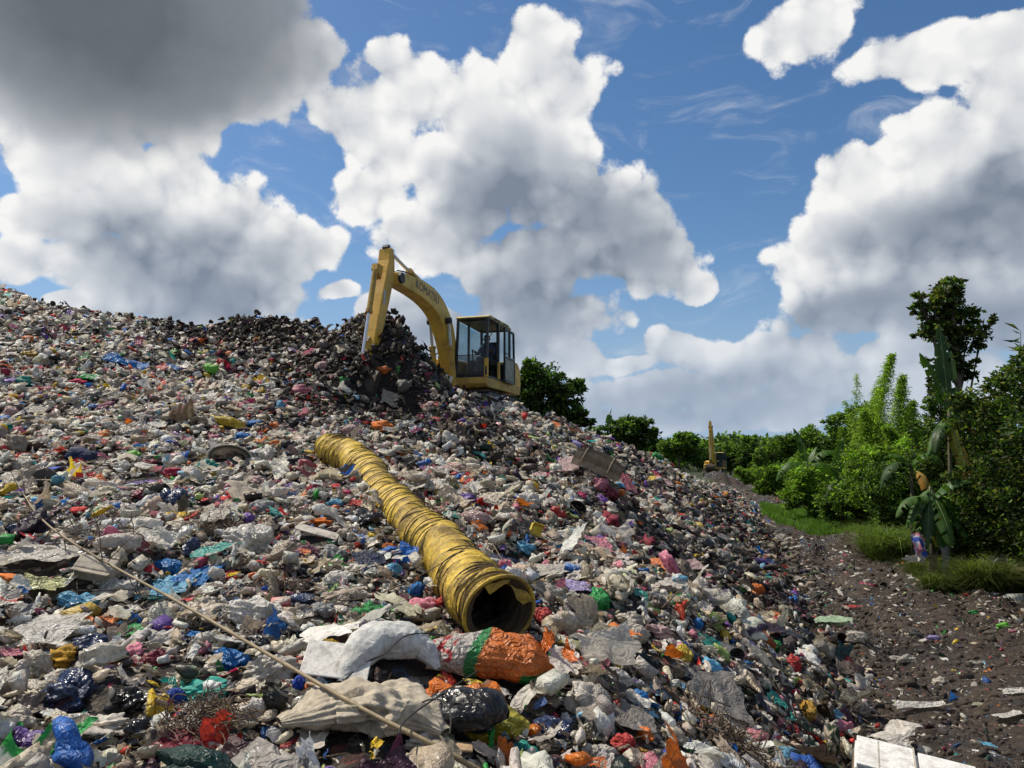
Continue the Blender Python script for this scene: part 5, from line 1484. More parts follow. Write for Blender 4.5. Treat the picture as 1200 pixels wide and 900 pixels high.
def seated_person(loc, yaw):
    sk = {'pel': (0, 0, 0), 'waist': (-.02, 0, .16), 'chest': (.0, 0, .36), 'neck': (.02, 0, .50), 'head': (.05, 0, .62), 'top': (.05, 0, .72),
          'shl': (.0, .17, .42), 'ell': (.14, .25, .20), 'hal': (.36, .24, .22), 'fl': (.44, .23, .25), 'shr': (.0, -.17, .42), 'elr': (.14, -.25, .20), 'har': (.36, -.24, .22), 'fr': (.44, -.23, .25),
          'hil': (.02, .09, -.01), 'knl': (.42, .12, .04), 'ftl': (.50, .12, -.34), 'tol': (.64, .13, -.37), 'hir': (.02, -.09, -.01), 'knr': (.42, -.12, .04), 'ftr': (.50, -.12, -.34), 'tor': (.64, -.13, -.37)}
    rd = dict(pel=.14, waist=.13, chest=.15, neck=.06, head=.095, top=.07, shl=.07, ell=.05, hal=.035, fl=.035, shr=.07, elr=.05, har=.035, fr=.035, hil=.10, knl=.07, ftl=.05, tol=.04, hir=.10, knr=.07, ftr=.05, tor=.04)
    ed = [('pel', 'waist'), ('waist', 'chest'), ('chest', 'neck'), ('neck', 'head'), ('head', 'top'), ('chest', 'shl'), ('shl', 'ell'), ('ell', 'hal'), ('hal', 'fl'), ('chest', 'shr'), ('shr', 'elr'), ('elr', 'har'), ('har', 'fr'),
          ('pel', 'hil'), ('hil', 'knl'), ('knl', 'ftl'), ('ftl', 'tol'), ('pel', 'hir'), ('hir', 'knr'), ('knr', 'ftr'), ('ftr', 'tor')]
    ks = list(sk); me = bpy.data.meshes.new('person'); me.from_pydata([sk[k] for k in ks], [(ks.index(a), ks.index(b)) for a, b in ed], [])
    o = bpy.data.objects.new('person', me); COL.objects.link(o)
    m = o.modifiers.new('skin', 'SKIN'); m.use_smooth_shade = True
    for i, k in enumerate(ks): me.skin_vertices[0].data[i].radius = (rd[k], rd[k])
    me.skin_vertices[0].data[0].use_root = True
    s = o.modifiers.new('sub', 'SUBSURF'); s.levels = 2; s.render_levels = 2
    mt, t, out = newmat('seated_body'); P = t.new('ShaderNodeTexCoord').outputs['Object']; sp = t.new('ShaderNodeSeparateXYZ'); t.l.new(P, sp.inputs[0])
    hd = t.math('MAXIMUM', t.math('GREATER_THAN', sp.outputs[2], .49), t.math('MULTIPLY', t.math('GREATER_THAN', sp.outputs[0], .3), t.math('GREATER_THAN', sp.outputs[2], .16)))
    c = t.mix(hd, t.mix(t.math('GREATER_THAN', sp.outputs[2], .03), (.03, .03, .035), (.035, .05, .10)), (.16, .085, .055)); principled(t, out, c, .8)
    me.materials.append(mt)
    o.location = loc; o.rotation_euler = (0, 0, yaw)
    V, F = ICO[3]; h = V * np.array([.10, .085, .085]); h[:, 2] = np.where(h[:, 2] < -.01, -.01, h[:, 2]); h[:, 0] -= .012
    npmesh('hair', h + np.array([.045, 0, .69]), F, M['cap'], parent=o, smooth=True)
    mb = MB(); mb.tube([(.145, 0, .645), (.165, 0, .615)], [.008, .014], 6); mb.build('nose', M['skin'], o)
    for s_ in (-1, 1):
        MB().box((.138, s_ * .032, .648), (.012, .022, .008)).build('eye', M['cap'], o)
        MB().tube([(.05, s_ * .098, .66), (.05, s_ * .102, .61)], .016, 6).build('ear', M['skin'], o)
    MB().box((.142, 0, .585), (.01, .04, .008)).build('mouth', M['cap'], o)
    tag(o, 'person in dark blue clothes sitting in the excavator cab at the levers', 'person')
    return o


Rz = Matrix.Rotation(-math.pi / 2 - PHI, 4, 'Z')
seated_person(EO + Rz @ Vector((-.12, .68, 1.226 + .60)), -math.pi / 2 - PHI)

# far excavator beyond the bend of the lane
FO = at(838, 558, 92); FO[2] = h1(FO[0], FO[1]) + .35
fe = excavator(tuple(FO), R(-112), [(1.0, 1.5), (1.25, 2.7), (1.75, 4.1), (2.4, 5.2), (2.9, 5.9)], [(3.25, 6.5), (3.2, 6.0), (3.25, 5.0), (3.4, 3.2), (3.5, 1.7)], [.18, .27, .3, .24, .16], [.13, .24, .24, .18, .13],
               'distant yellow excavator with raised boom at the end of the dirt lane', text=False)
fe.scale = (1.0, 1.0, 1.0)
# ------------------------------------------------------------------ vegetation
LG = {'dark': (.036, .066, .018), 'mid': (.125, .205, .032), 'bright': (.26, .40, .05), 'olive': (.14, .135, .035), 'yellow': (.20, .25, .04), 'brown': (.10, .07, .035), 'dry': (.25, .17, .08)}


def leaves(cent, rs, size, aspect=2.2, droop=.2, cols=None, outward=None, bend=.25):
    """small folded leaves: 4 vertices, 2 triangles each"""
    n = len(cent); d = rdir(rs, n); d[:, 2] = d[:, 2] * .6 - droop
    if outward is not None: d = d + outward * .6
    d /= np.linalg.norm(d, axis=1, keepdims=True)
    s = np.cross(d, rdir(rs, n)); s /= np.linalg.norm(s, axis=1, keepdims=True); u = np.cross(s, d)
    L = size * rs.uniform(.6, 1.35, (n, 1)); w = L / aspect
    a = cent; b = cent + d * L * .5 + s * w * .5 + u * L * bend * .4; c = cent + d * L + u * -L * bend * .3; e = cent + d * L * .5 - s * w * .5 + u * L * bend * .4
    V = np.stack([a, b, c, e], 1).reshape(-1, 3); i = np.arange(n)[:, None] * 4
    F = np.concatenate([i + [0, 1, 2], i + [0, 2, 3]])
    return V, F, np.repeat(cols, 4, 0)


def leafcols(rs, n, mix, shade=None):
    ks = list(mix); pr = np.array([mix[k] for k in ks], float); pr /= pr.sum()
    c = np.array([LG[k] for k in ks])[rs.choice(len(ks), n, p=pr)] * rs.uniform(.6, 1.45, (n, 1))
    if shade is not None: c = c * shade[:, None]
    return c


def crown_points(lobes, n, rs, shell=.55):
    """lobes: (x,y,z,rx,ry,rz); leaves gather in sprays near the lobe surfaces"""
    L = np.array(lobes, float); vol = (L[:, 3] * L[:, 4] * L[:, 5]) ** .67; k = rs.choice(len(L), n, p=vol / vol.sum())
    nsp = max(40, n // 34)                                            # sprays
    ks = rs.choice(len(L), nsp, p=vol / vol.sum()); d = rdir(rs, nsp); rr = shell + (1 - shell) * rs.rand(nsp, 1) ** .7 + rs.normal(0, .07, (nsp, 1))
    sc_ = L[ks, :3] + d * rr * L[ks, 3:6]
    j = rs.randint(0, nsp, n); sz = L[ks[j], 3:6].mean(1, keepdims=True)
    p = sc_[j] + rs.normal(0, 1, (n, 3)) * sz * np.array([.19, .19, .12])
    return p, d[j], (rs.uniform(.45, 1.5, nsp) ** 1.0)[j]


def tree(name, base, lobes, nleaf, lsize, mix, label, cat, group=None, seed=1, trunk_r=.12, trunk=True, mat=None, aspect=2.2, droop=.2, shell=.55, zmin=None, limbs=8):
    rs = np.random.RandomState(seed); e = empty(name, tuple(base)); b = np.array(base)
    L = [(x, y, z, rx, ry, rz) for x, y, z, rx, ry, rz in lobes]
    L2 = []
    for q in L:                                  # uneven outline: small satellite clumps pushed out of each lobe
        L2.append((q[0], q[1], q[2], q[3] * .86, q[4] * .86, q[5] * .86))
        for _ in range(4):
            d_ = rdir(rs, 1)[0]; d_[2] = d_[2] * .8 + .25; f = rs.uniform(.28, .48); L2.append((q[0] + d_[0] * q[3], q[1] + d_[1] * q[4], q[2] + d_[2] * q[5], q[3] * f, q[4] * f, q[5] * f * .8))
    p, d, spr = crown_points(L2, nleaf, rs, shell)
    if zmin is not None: p[:, 2] = np.where(p[:, 2] < zmin, zmin + rs.rand(len(p)) * .3, p[:, 2])
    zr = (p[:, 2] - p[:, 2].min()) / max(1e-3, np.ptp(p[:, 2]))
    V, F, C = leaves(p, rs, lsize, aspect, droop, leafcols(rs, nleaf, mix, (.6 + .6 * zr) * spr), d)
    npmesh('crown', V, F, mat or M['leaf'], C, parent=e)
    if trunk:
        mb = MB(); r_ = random.Random(seed); arr = sorted(L, key=lambda q: -q[3] * q[4] * q[5]); top = max(arr, key=lambda q: q[2])
        T0 = Vector((0, 0, -.2)); T1 = Vector(top[:3]); pts = [T0.lerp(T1, k / 7) + Vector((r_.uniform(-.06, .06), r_.uniform(-.06, .06), 0)) * (k > 0) * T1.length * .35 for k in range(8)]
        mb.tube(pts, [trunk_r * (1 - .11 * k) for k in range(8)], 8)
        tb = mb.build('trunk', M['bark'], e, smooth=True)
        mb = MB()
        for k, q in enumerate(arr[:limbs]):
            c = Vector(q[:3]); f = r_.uniform(.3, .7); s = pts[int(f * 7)]
            m_ = s.lerp(c, .5) + Vector((0, 0, -.1 * (c - s).length))
            mb.tube([s, m_, c], [trunk_r * .4, trunk_r * .22, trunk_r * .06], 6)
            for _ in range(4):
                t_ = c + Vector((r_.uniform(-1, 1) * q[3], r_.uniform(-1, 1) * q[4], r_.uniform(-.5, 1) * q[5])) * .55; mb.tube([m_.lerp(c, .6), c.lerp(t_, .6), t_], [trunk_r * .16, trunk_r * .1, trunk_r * .04], 5)
        mb.build('limb', M['bark'], e, smooth=True)
    tag(e, label, cat, group); return e


def rel(base, pts, Yd=None):
    """(px,py,rx_px,rz_px[,dy]) at the base's own distance -> lobes local to base"""
    out = []
    for q in pts:
        dy = q[4] if len(q) > 4 else 0; Y = base[1] + dy; P = at(q[0], q[1], Y); rx = q[2] * Y / 900; rz = q[3] * Y / 900
        out.append((P[0] - base[0], P[1] - base[1], P[2] - base[2], rx, max(rx * .8, rz * .6) if len(q) < 6 else q[5], rz))
    return out


def gbase(px, Y, z=None):
    p = at(px, 600, Y); p[2] = h1(p[0], p[1]) if z is None else z; return p


# the tall broadleaf tree
b = gbase(1118, 22)
tree('broadleaf_tree', b, rel(b, [(1110, 345, 20, 16), (1085, 362, 15, 11), (1125, 366, 22, 15), (1152, 380, 14, 12), (1100, 388, 24, 14), (1132, 398, 24, 15), (1112, 425, 20, 13), (1128, 436, 15, 14), (1095, 352, 10, 8), (1076, 350, 9, 6), (1118, 334, 12, 9), (1100, 455, 12, 16), (1085, 420, 8, 5)]),
     9500, .135, {'dark': 5, 'mid': 3, 'olive': 3, 'brown': 1.3}, 'tall dark broadleaf tree rising above the hedge on the right', 'tree', seed=4, trunk_r=.16, aspect=1.7, shell=.35, limbs=13)

# hedge of bushes along the right edge (each bush a thing)
HB = [  # name, px, Y, lobes, n, leaf, mix, label
    ('leafy_bush', 1106, 16.4, [(1100, 612, 22, 22), (1125, 600, 24, 30), (1112, 640, 26, 16), (1140, 630, 20, 24)], 5000, .085, {'dark': 5, 'mid': 3, 'dry': .6}, 'dark tangled bush between the low banana plant and the large hedge bush'),
    ('leafy_bush', 1030, 23.5, [(1030, 560, 30, 26), (1010, 540, 24, 24), (1050, 540, 24, 26), (1035, 585, 30, 18)], 7000, .10, {'mid': 5, 'bright': 4, 'yellow': 1}, 'sunlit yellow green bush in front of the feathery bamboo clump'),
    ('leafy_bush', 1168, 14.9, [(1165, 470, 42, 26), (1195, 490, 46, 44), (1150, 500, 34, 34), (1210, 560, 60, 60), (1170, 560, 44, 50), (1150, 590, 30, 36), (1190, 625, 50, 34), (1220, 450, 40, 26), (1180, 440, 18, 12)], 15000, .085, {'dark': 6, 'mid': 3, 'olive': 2.5, 'yellow': .6}, 'tall dark vine covered bush filling the right edge of the photo'),
    ('leafy_bush', 1118, 18.5, [(1110, 500, 30, 30), (1095, 535, 26, 30), (1125, 560, 28, 40), (1105, 590, 24, 26), (1140, 520, 26, 40), (1100, 470, 18, 18)], 8000, .09, {'dark': 6, 'mid': 4, 'olive': 1.4}, 'dark leafy bush right behind the drooping banana leaves'),
    ('leafy_bush', 1062, 21.5, [(1060, 560, 28, 26), (1035, 570, 28, 30), (1075, 590, 20, 24), (1050, 600, 28, 20), (1085, 545, 20, 26)], 8000, .09, {'dark': 5, 'mid': 5, 'bright': .8}, 'dark green bush below the feathery bamboo clump'),
    ('leafy_bush', 1005, 25.5, [(1000, 585, 26, 28), (985, 605, 22, 18), (1020, 600, 22, 26), (1005, 565, 20, 16), (975, 590, 18, 20)], 8000, .10, {'dark': 3, 'mid': 6, 'bright': 1.5}, 'mid green bush at the foot of the bank left of the bamboo'),
    ('leafy_bush', 957, 31, [(955, 580, 24, 18), (940, 570, 20, 18), (965, 598, 18, 13), (930, 585, 16, 12), (950, 556, 22, 12)], 7500, .12, {'mid': 6, 'bright': 4}, 'bright green bush beside the grass patch'),
    ('leafy_bush', 925, 42, [(920, 560, 26, 18), (900, 560, 18, 14), (940, 548, 18, 18), (915, 572, 24, 10), (895, 572, 14, 8)], 7000, .15, {'mid': 6, 'bright': 3}, 'rounded green bush above the bend of the lane'),
    ('leafy_tree', 940, 52, [(938, 520, 26, 15), (915, 528, 20, 14), (960, 525, 22, 14), (948, 508, 14, 9), (900, 540, 16, 12), (975, 535, 16, 14)], 9000, .17, {'dark': 3, 'mid': 6, 'bright': 1}, 'round green tree behind the banana plants on the bank'),
    ('leafy_bush', 893, 60, [(888, 558, 14, 8), (880, 562, 10, 6), (895, 555, 14, 10), (872, 556, 10, 6)], 4000, .2, {'mid': 5, 'bright': 4}, 'low green bush where the lane bends out of sight'),
    ('leafy_bush', 1230, 13.0, [(1240, 520, 60, 80), (1250, 620, 60, 60), (1225, 430, 30, 30)], 8000, .09, {'dark': 6, 'mid': 2, 'olive': 1.5}, 'dark bush cut by the right border of the photo'),
    ('leafy_tree', 990, 36, [(990, 500, 22, 16), (1010, 490, 20, 16), (975, 515, 18, 12), (1000, 520, 24, 18), (1025, 505, 18, 18)], 8000, .14, {'mid': 5, 'dark': 3, 'bright': 1.5}, 'feather leaved green tree left behind the bamboo clump'),
]
for k, (nm, px, Y, lb, n, ls, mx_, lab) in enumerate(HB):
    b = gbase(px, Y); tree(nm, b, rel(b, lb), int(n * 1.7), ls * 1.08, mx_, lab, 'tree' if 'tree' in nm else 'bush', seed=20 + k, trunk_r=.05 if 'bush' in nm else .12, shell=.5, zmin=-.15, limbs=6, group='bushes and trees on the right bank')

# shrubs at the foot of the bank, long grass tufts
def grass_tuft(px, Y, wpx, hpx, n, col, label, seed, name='grass_tuft'):
    n = n * 3; b = gbase(px, Y); rs = np.random.RandomState(seed); W = wpx * Y / 900; Hh = hpx * Y / 900
    q = rs.uniform(-.75, .75, (n, 2)) * np.array([W, W * .7]) * .7; hh = Hh * .62 * rs.uniform(.2, 1.1, (n, 1)) * np.exp(-((q[:, 0:1] / W) ** 2) * .5) * (.6 + .8 * rs.rand(n, 1))
    root = np.concatenate([q, H(b[0] + q[:, 0], b[1] + q[:, 1])[:, None] - b[2] - .03], 1)
    n_ = n; d = rs.normal(0, .30, (n, 3)); d[:, 2] = 1; d[:, 1] -= .1; m_ = root + d * hh * .6; tip = root + d * hh * .85 + np.stack([d[:, 0] * 1.5, d[:, 1] * 1.5, -np.abs(rs.normal(0, .25, n))], -1) * hh
    s = rdir(rs, n) * np.array([1, 1, .1]) * (.004 + Y * .0004)
    V = np.stack([root - s, root + s, m_ - s * .8, m_ + s * .8, tip], 1).reshape(-1, 3); i = np.arange(n)[:, None] * 5
    F = np.concatenate([i + [0, 1, 3], i + [0, 3, 2], i + [2, 3, 4]])
    o = npmesh(name, V, F, M['leaf'], np.repeat(np.array(col) * rs.uniform(.6, 1.4, (n, 1)), 5, 0), loc=b)
    tag(o, label, 'grass', 'long grass tufts along the bank'); return o


grass_tuft(1148, 14.3, 30, 74, 2600, (.13, .16, .045), 'long grass tuft at the foot of the dark bush on the right', 1)
grass_tuft(1055, 19.5, 70, 58, 4200, (.14, .19, .05), 'sunlit grass bank left of the hanging banana leaves', 2)
grass_tuft(1088, 16.8, 40, 40, 2200, (.12, .14, .045), 'grass tuft under the cloth hanging from the banana', 3)
grass_tuft(1032, 23, 60, 46, 3200, (.14, .20, .05), 'sunlit grass slope below the dark green bush', 4)
grass_tuft(800, 62, 60, 22, 3500, (.09, .15, .035), 'bright green weeds left of the distant excavator', 5)
grass_tuft(1205, 14.0, 30, 30, 2200, (.09, .11, .035), 'dull grass tuft at the right border below the bush', 6)


grass_tuft(1098, 14.7, 24, 50, 1600, (.12, .15, .045), 'small grass tuft hiding the foot of the low banana plant', 7)


def patch_grass():
    rs = np.random.RandomState(8); poly = [at(*q) for q in [(893, 598, 37), (920, 596, 39), (960, 612, 34), (992, 636, 24.5), (975, 634, 25), (935, 622, 28)]]
    for q in poly: pass
    n = 26000; t_ = rs.rand(n); y = 24.5 + (39 - 24.5) * t_; xc = np.interp(y, [24, 28, 33, 39], [10.45, 11.0, 12.1, 13.1]); wd = np.interp(y, [24, 27, 33, 39], [.35, 1.0, 1.4, .8])
    x = xc + (rs.rand(n) * 2 - 1) * wd + fbm(y * .8, y * .3, 2, 3) * 1.0; ok = rs.rand(n) < 1.2 - np.abs(x - xc) / wd * .5; x, y = x[ok], y[ok]; n = len(x)
    root = np.stack([x, y, H(x, y) - .02], -1); d = rs.normal(0, .5, (n, 3)); d[:, 2] = 1; hh = rs.uniform(.10, .28, (n, 1))
    s = rdir(rs, n) * np.array([1, 1, 0]) * .022; tip = root + d * hh
    V = np.stack([root - s, root + s, tip], 1).reshape(-1, 3); F = np.arange(n * 3).reshape(-1, 3)
    o = npmesh('grass_patch', V, F, M['leaf'], np.repeat(np.array((.11, .20, .035)) * rs.uniform(.6, 1.4, (n, 1)), 3, 0))
    tag(o, 'bright green ground cover between lane and bank', 'grass', kind='stuff')


patch_grass()

# bank undergrowth: mass of weeds nobody could count
rs = np.random.RandomState(12); n = 60000; y = 9 + 75 * rs.rand(n) ** 1.25; x = bank_x(y) + .1 + .5 * rs.rand(n) + rs.gamma(1.6, 1.3, n) * (1 + y * .03); hh = np.minimum((x - bank_x(y)) * .45, 1.6) * rs.rand(n)
p = np.stack([x, y, H(x, y) + hh], -1); V, F, C = leaves(p, rs, .10 + y[:, None] * .0035, 2.2, .1, leafcols(rs, n, {'dark': 3, 'mid': 6, 'bright': 2.2}))
tag(npmesh('undergrowth', V, F, M['leaf'], C), 'tangled low weeds covering the right bank', 'undergrowth', kind='stuff')
rs = np.random.RandomState(13); n = 40000; y = 60 + 90 * rs.rand(n); x = -30 + 130 * rs.rand(n); ok = (x > 22 + (y - 60) * .25) | (x < 13 + (y - 60) * .2); x, y = x[ok], y[ok]; n = len(x)
p = np.stack([x, y, H(x, y) + rs.rand(n) * 1.4], -1); V, F, C = leaves(p, rs, .5, 2.0, .1, leafcols(rs, n, {'dark': 3, 'mid': 6, 'bright': 4}))
tag(npmesh('undergrowth', V, F, M['leaf'], C), 'far green scrub on the flat ground beyond the heap', 'undergrowth', kind='stuff')

# feathery bamboo clump
def bamboo(px, Y, tips, n_per, label, seed=3, col={'bright': 8, 'mid': 2, 'yellow': 5}, lsize=.13, spread=.35):
    b = gbase(px, Y); e = empty('bamboo_clump', tuple(b)); rs = np.random.RandomState(seed); VV = []; CC = []; r_ = random.Random(seed)
    for k, (tx, ty, dy) in enumerate(tips):
        T = at(tx, ty, Y + dy) - b; B = np.array([r_.uniform(-.6, .6), r_.uniform(-.5, .5), 0]); pts = []
        for i in range(14):
            f = i / 13; q = B * (1 - f) + T * f; q = q + np.array([0, 0, 1]) * math.sin(f * math.pi) * .07 * np.linalg.norm(T); q = q + np.array([(B[0] - T[0]) * .35 * math.sin(f * math.pi), 0, 0])
            pts.append(Vector(q))
        mb = MB().tube(pts, [.028 * (1 - f / 16) for f in range(14)], 6); mb.build('culm', M['culm'], e, smooth=True)
        m_ = n_per; f = .12 + .88 * rs.rand(m_) ** 1.25; A = np.array(pts)[np.minimum((f * 13).astype(int), 12)]; Bp = np.array(pts)[np.minimum((f * 13).astype(int) + 1, 13)]
        fr_ = (f * 13 % 1)[:, None]; q = A * (1 - fr_) + Bp * fr_
        nb = 26; br = rdir(rs, nb); br[:, 2] = br[:, 2] * .4 + .05; j = rs.randint(0, nb, m_); rr = rs.rand(m_, 1) ** .7 * spread * (1.45 - 1.4 * f[:, None]) * 1.7
        q = q + br[j] * rr + np.array([0, 0, -1]) * rr ** 2 * .5 + rs.normal(0, .03, (m_, 3))
        VV.append(q)
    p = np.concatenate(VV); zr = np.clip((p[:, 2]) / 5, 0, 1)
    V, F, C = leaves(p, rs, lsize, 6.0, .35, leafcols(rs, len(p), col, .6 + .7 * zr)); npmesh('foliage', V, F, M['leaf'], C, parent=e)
    tag(e, label, 'bamboo'); return e


M['culm'] = mat_simple('green_culm', (.10, .15, .04), .5, 0, .3)
bamboo(1040, 27, [(1046, 415, 0), (1030, 455, 1), (1058, 440, -1), (1012, 480, 0), (1000, 520, 1), (1070, 470, 0), (1038, 500, -1.5), (1020, 540, -1.5), (1060, 510, -1.5), (1048, 545, -2), (1080, 500, -1), (1005, 560, -1), (1032, 575, -2), (1066, 560, -2)], 7000, 'feathery light green bamboo clump on the right bank', spread=.55)
bamboo(1006, 33, [(1004, 438, 0), (990, 470, 1), (1016, 470, 0), (985, 500, 0)], 1300, 'sparse bamboo with bare arching tips behind the feathery clump', seed=5, spread=.4)

# reed at the right edge
b = gbase(1193, 15.5); e = empty('tall_reed', tuple(b)); T = at(1196, 388, 15.5) - b; mb = MB().tube([Vector((0, 0, 0)), Vector(T * .5) + Vector((.05, 0, 0)), Vector(T)], [.015, .012, .006], 6); mb.build('stem', M['culm'], e)
rs = np.random.RandomState(3); q = np.array([T * f for f in np.linspace(.72, 1, 22)]); V, F, C = leaves(q, rs, .32, 8, -.3, leafcols(rs, 22, {'dark': 3, 'olive': 2})); npmesh('leaf_blades', V, F, M['leaf'], C, parent=e)
tag(e, 'thin reed standing against the sky at the right edge', 'reed')


# banana plants
def banana_leaf(root, base, d0, L, W_, droop, col, seed, mat=None, tear=.7, name='leaf'):
    rs = np.random.RandomState(seed); n = 26; P = [Vector(base)]; d = Vector(d0).normalized(); Ds = [d.copy()]
    for i in range(n):
        d = (d + Vector((0, 0, -droop * (.3 + i / n) / n * 2.6))).normalized(); P.append(P[-1] + d * L / n); Ds.append(d.copy())
    V = []; F = []; C = []
    side0 = None
    for sgn in (-1, 1):
        st = len(V); tz = 0
        for i, p in enumerate(P):
            f = i / n; w = W_ * .85 * (math.sin(math.pi * min(1, (f * .94 + .06)) ** .75) ** .6) * .5
            if f < .12: w *= f / .12 * .9 + .1
            S = Ds[i].cross(Vector((0, 0, 1)));
            if S.length < .2: S = Ds[i].cross(Vector((0.3, 1, 0)))
            S.normalize(); N_ = S.cross(Ds[i])
            if side0 is None: side0 = S
            tz += rs.normal(0, .05) if rs.rand() < tear else 0; fold = .55 + tz * 1.5
            V.append(tuple(p)); V.append(tuple(p + S * sgn * w * .55 + N_ * (.12 * w))); V.append(tuple(p + S * sgn * w + N_ * (-fold * w) + Ds[i] * (.18 * w) + Vector((0, 0, -.25 * w * rs.rand()))))
            cc = np.array(col) * (.8 + .4 * rs.rand()); C += [cc * 1.3, cc, cc * .9]
        for i in range(n):
            a = st + 3 * i
            if rs.rand() < tear * .35: 
                F += [(a, a + 1, a + 4), (a, a + 4, a + 3)]; continue
            F += [(a, a + 1, a + 4), (a, a + 4, a + 3), (a + 1, a + 2, a + 5), (a + 1, a + 5, a + 4)]
    o = npmesh(name, np.array(V), np.array(F), mat or M['banana'], np.array(C), parent=root)
    MB().tube(P, [max(.004, .022 * (1 - i / (n + 3))) for i in range(n + 1)], 6).build('midrib', M['culm'], o, smooth=True)
    return o


def banana(px, Y, zc, lvs, label, seed, trunk_r=.06, group='banana plants on the bank'):
    b = gbase(px, Y); e = empty('banana_plant', tuple(b)); top = at(px, zc, Y) - b
    MB().tube([Vector((0, 0, -.1)), Vector(top * .5), Vector(top)], [trunk_r, trunk_r * .8, trunk_r * .5], 10).build('trunk', M['banana_trunk'], e, smooth=True)
    for k, (ax, ay, az, L, W_, dr, c) in enumerate(lvs): banana_leaf(e, top - np.array([0, 0, .05 * k]), (ax, ay, az), L, W_, dr, c, seed * 50 + k, M['leaf_dry'] if c is DRY else None)
    tag(e, label, 'banana plant', group); return e


M['banana_trunk'] = mat_simple('banana_stem', (.07, .065, .03), .8, 0, .6)
BG, BD, BY, DRY = (.055, .12, .022), (.028, .06, .016), (.30, .26, .03), (.42, .20, .03)
banana(1112, 17.6, 478, [(.0, .1, 1, 2.0, .50, .1, BD), (-.4, -.1, 1, 1.5, .42, .3, BG), (1, -.2, .35, 2.0, .42, .5, BG), (.9, -.3, -.1, 1.9, .40, .6, (.05, .11, .035)), (-.75, -.3, -.5, 1.2, .40, .6, BG), (.5, .4, .6, 1.4, .42, 1.2, BD), (-.1, -.6, -.7, 1.3, .34, .5, BY), (.12, -.5, -.9, 1.7, .26, .3, DRY), (-.05, -.5, -.9, 1.9, .22, .3, DRY), (.9, .1, .3, 1.0, .22, 1.2, DRY), (-.5, -.4, .3, 1.3, .4, 1.6, BD)],
       'tall banana plant with an upright spear leaf and dry orange leaves', 1)
banana(1090, 15.3, 570, [(-.25, -.3, -.7, 1.25, .36, .4, BD), (-.75, -.2, -.5, 1.0, .32, .6, BG), (.05, -.5, -.5, 1.2, .38, .6, BG), (.95, -.2, -.2, 1.0, .36, 1.0, BG), (.6, -.4, -.6, 1.2, .34, .5, (.05, .11, .035)), (-.9, -.2, .3, 1.0, .34, 1.0, BG), (.4, -.3, .8, .9, .34, .8, (.07, .15, .04)), (.9, -.1, -.7, .8, .24, .9, BY), (.9, -.3, .12, .75, .30, .9, (.09, .18, .04)), (.15, -.4, -.8, 1.2, .3, .4, BG), (-.05, -.3, -.9, .7, .16, .5, BY)],
       'low banana plant with dark leaves hanging down over the rubbish', 2)
banana(1068, 18.2, 545, [(-.9, -.2, .35, 1.2, .42, 1.4, BD), (.3, -.3, .8, 1.0, .4, 1.8, BG), (-.4, .2, .9, .8, .35, 1.2, BG), (.1, -.5, .1, 1.3, .25, 3.0, DRY)], 'banana plant with one broad leaf reaching left in front of the bamboo', 3)
banana(947, 33, 545, [(-.2, 0, 1, 1.7, .6, .6, BG), (.6, 0, .9, 1.7, .6, 1.0, BG), (-.9, -.1, .6, 1.9, .6, 1.4, BG), (.9, -.2, .3, 1.6, .5, 1.8, BD), (-.5, -.4, .3, 1.6, .5, 2.2, BD), (.2, -.6, .7, 1.5, .55, 1.6, BG), (.3, .2, 1, 1.3, .5, .5, BG)], 'banana plant with open crown standing before the round green tree', 4)
banana(982, 30, 560, [(.1, 0, 1, 1.6, .6, .4, BG), (-.5, -.1, .9, 1.4, .55, 1.0, BG), (.8, -.2, .7, 1.4, .5, 1.3, BG), (.4, -.5, .4, 1.2, .5, 2.2, (.09, .17, .04)), (-.8, -.3, .1, 1.2, .45, 2.0, BD)], 'banana plant with upright leaves left of the bamboo clump', 5)
banana(1002, 28.5, 590, [(-.8, -.2, .3, 1.2, .4, 1.6, BG), (.9, -.3, .4, 1.2, .4, 1.5, (.09, .17, .04)), (.1, -.3, 1, 1.0, .4, 1.2, BG)], 'small banana plant low on the bank with a pale side leaf', 6)
banana(905, 70, 535, [(-.8, 0, .6, 2.0, .6, 1.4, BG), (.8, 0, .6, 2.0, .6, 1.4, BG), (.1, 0, 1, 2.0, .6, .6, BG), (-.3, -.3, .9, 1.8, .6, 1.8, BG)], 'distant banana plant where the lane bends', 7)
banana(712, 62, 505, [(-.8, 0, .6, 2.2, .7, 1.4, BG), (.8, 0, .6, 2.2, .7, 1.4, BG), (.1, 0, 1, 2.0, .6, .6, BG), (-.4, -.3, .9, 2.0, .6, 1.8, BG), (.4, -.3, .9, 2, .6, 1.8, BD)], 'banana plant showing behind the ridge of the heap', 8)

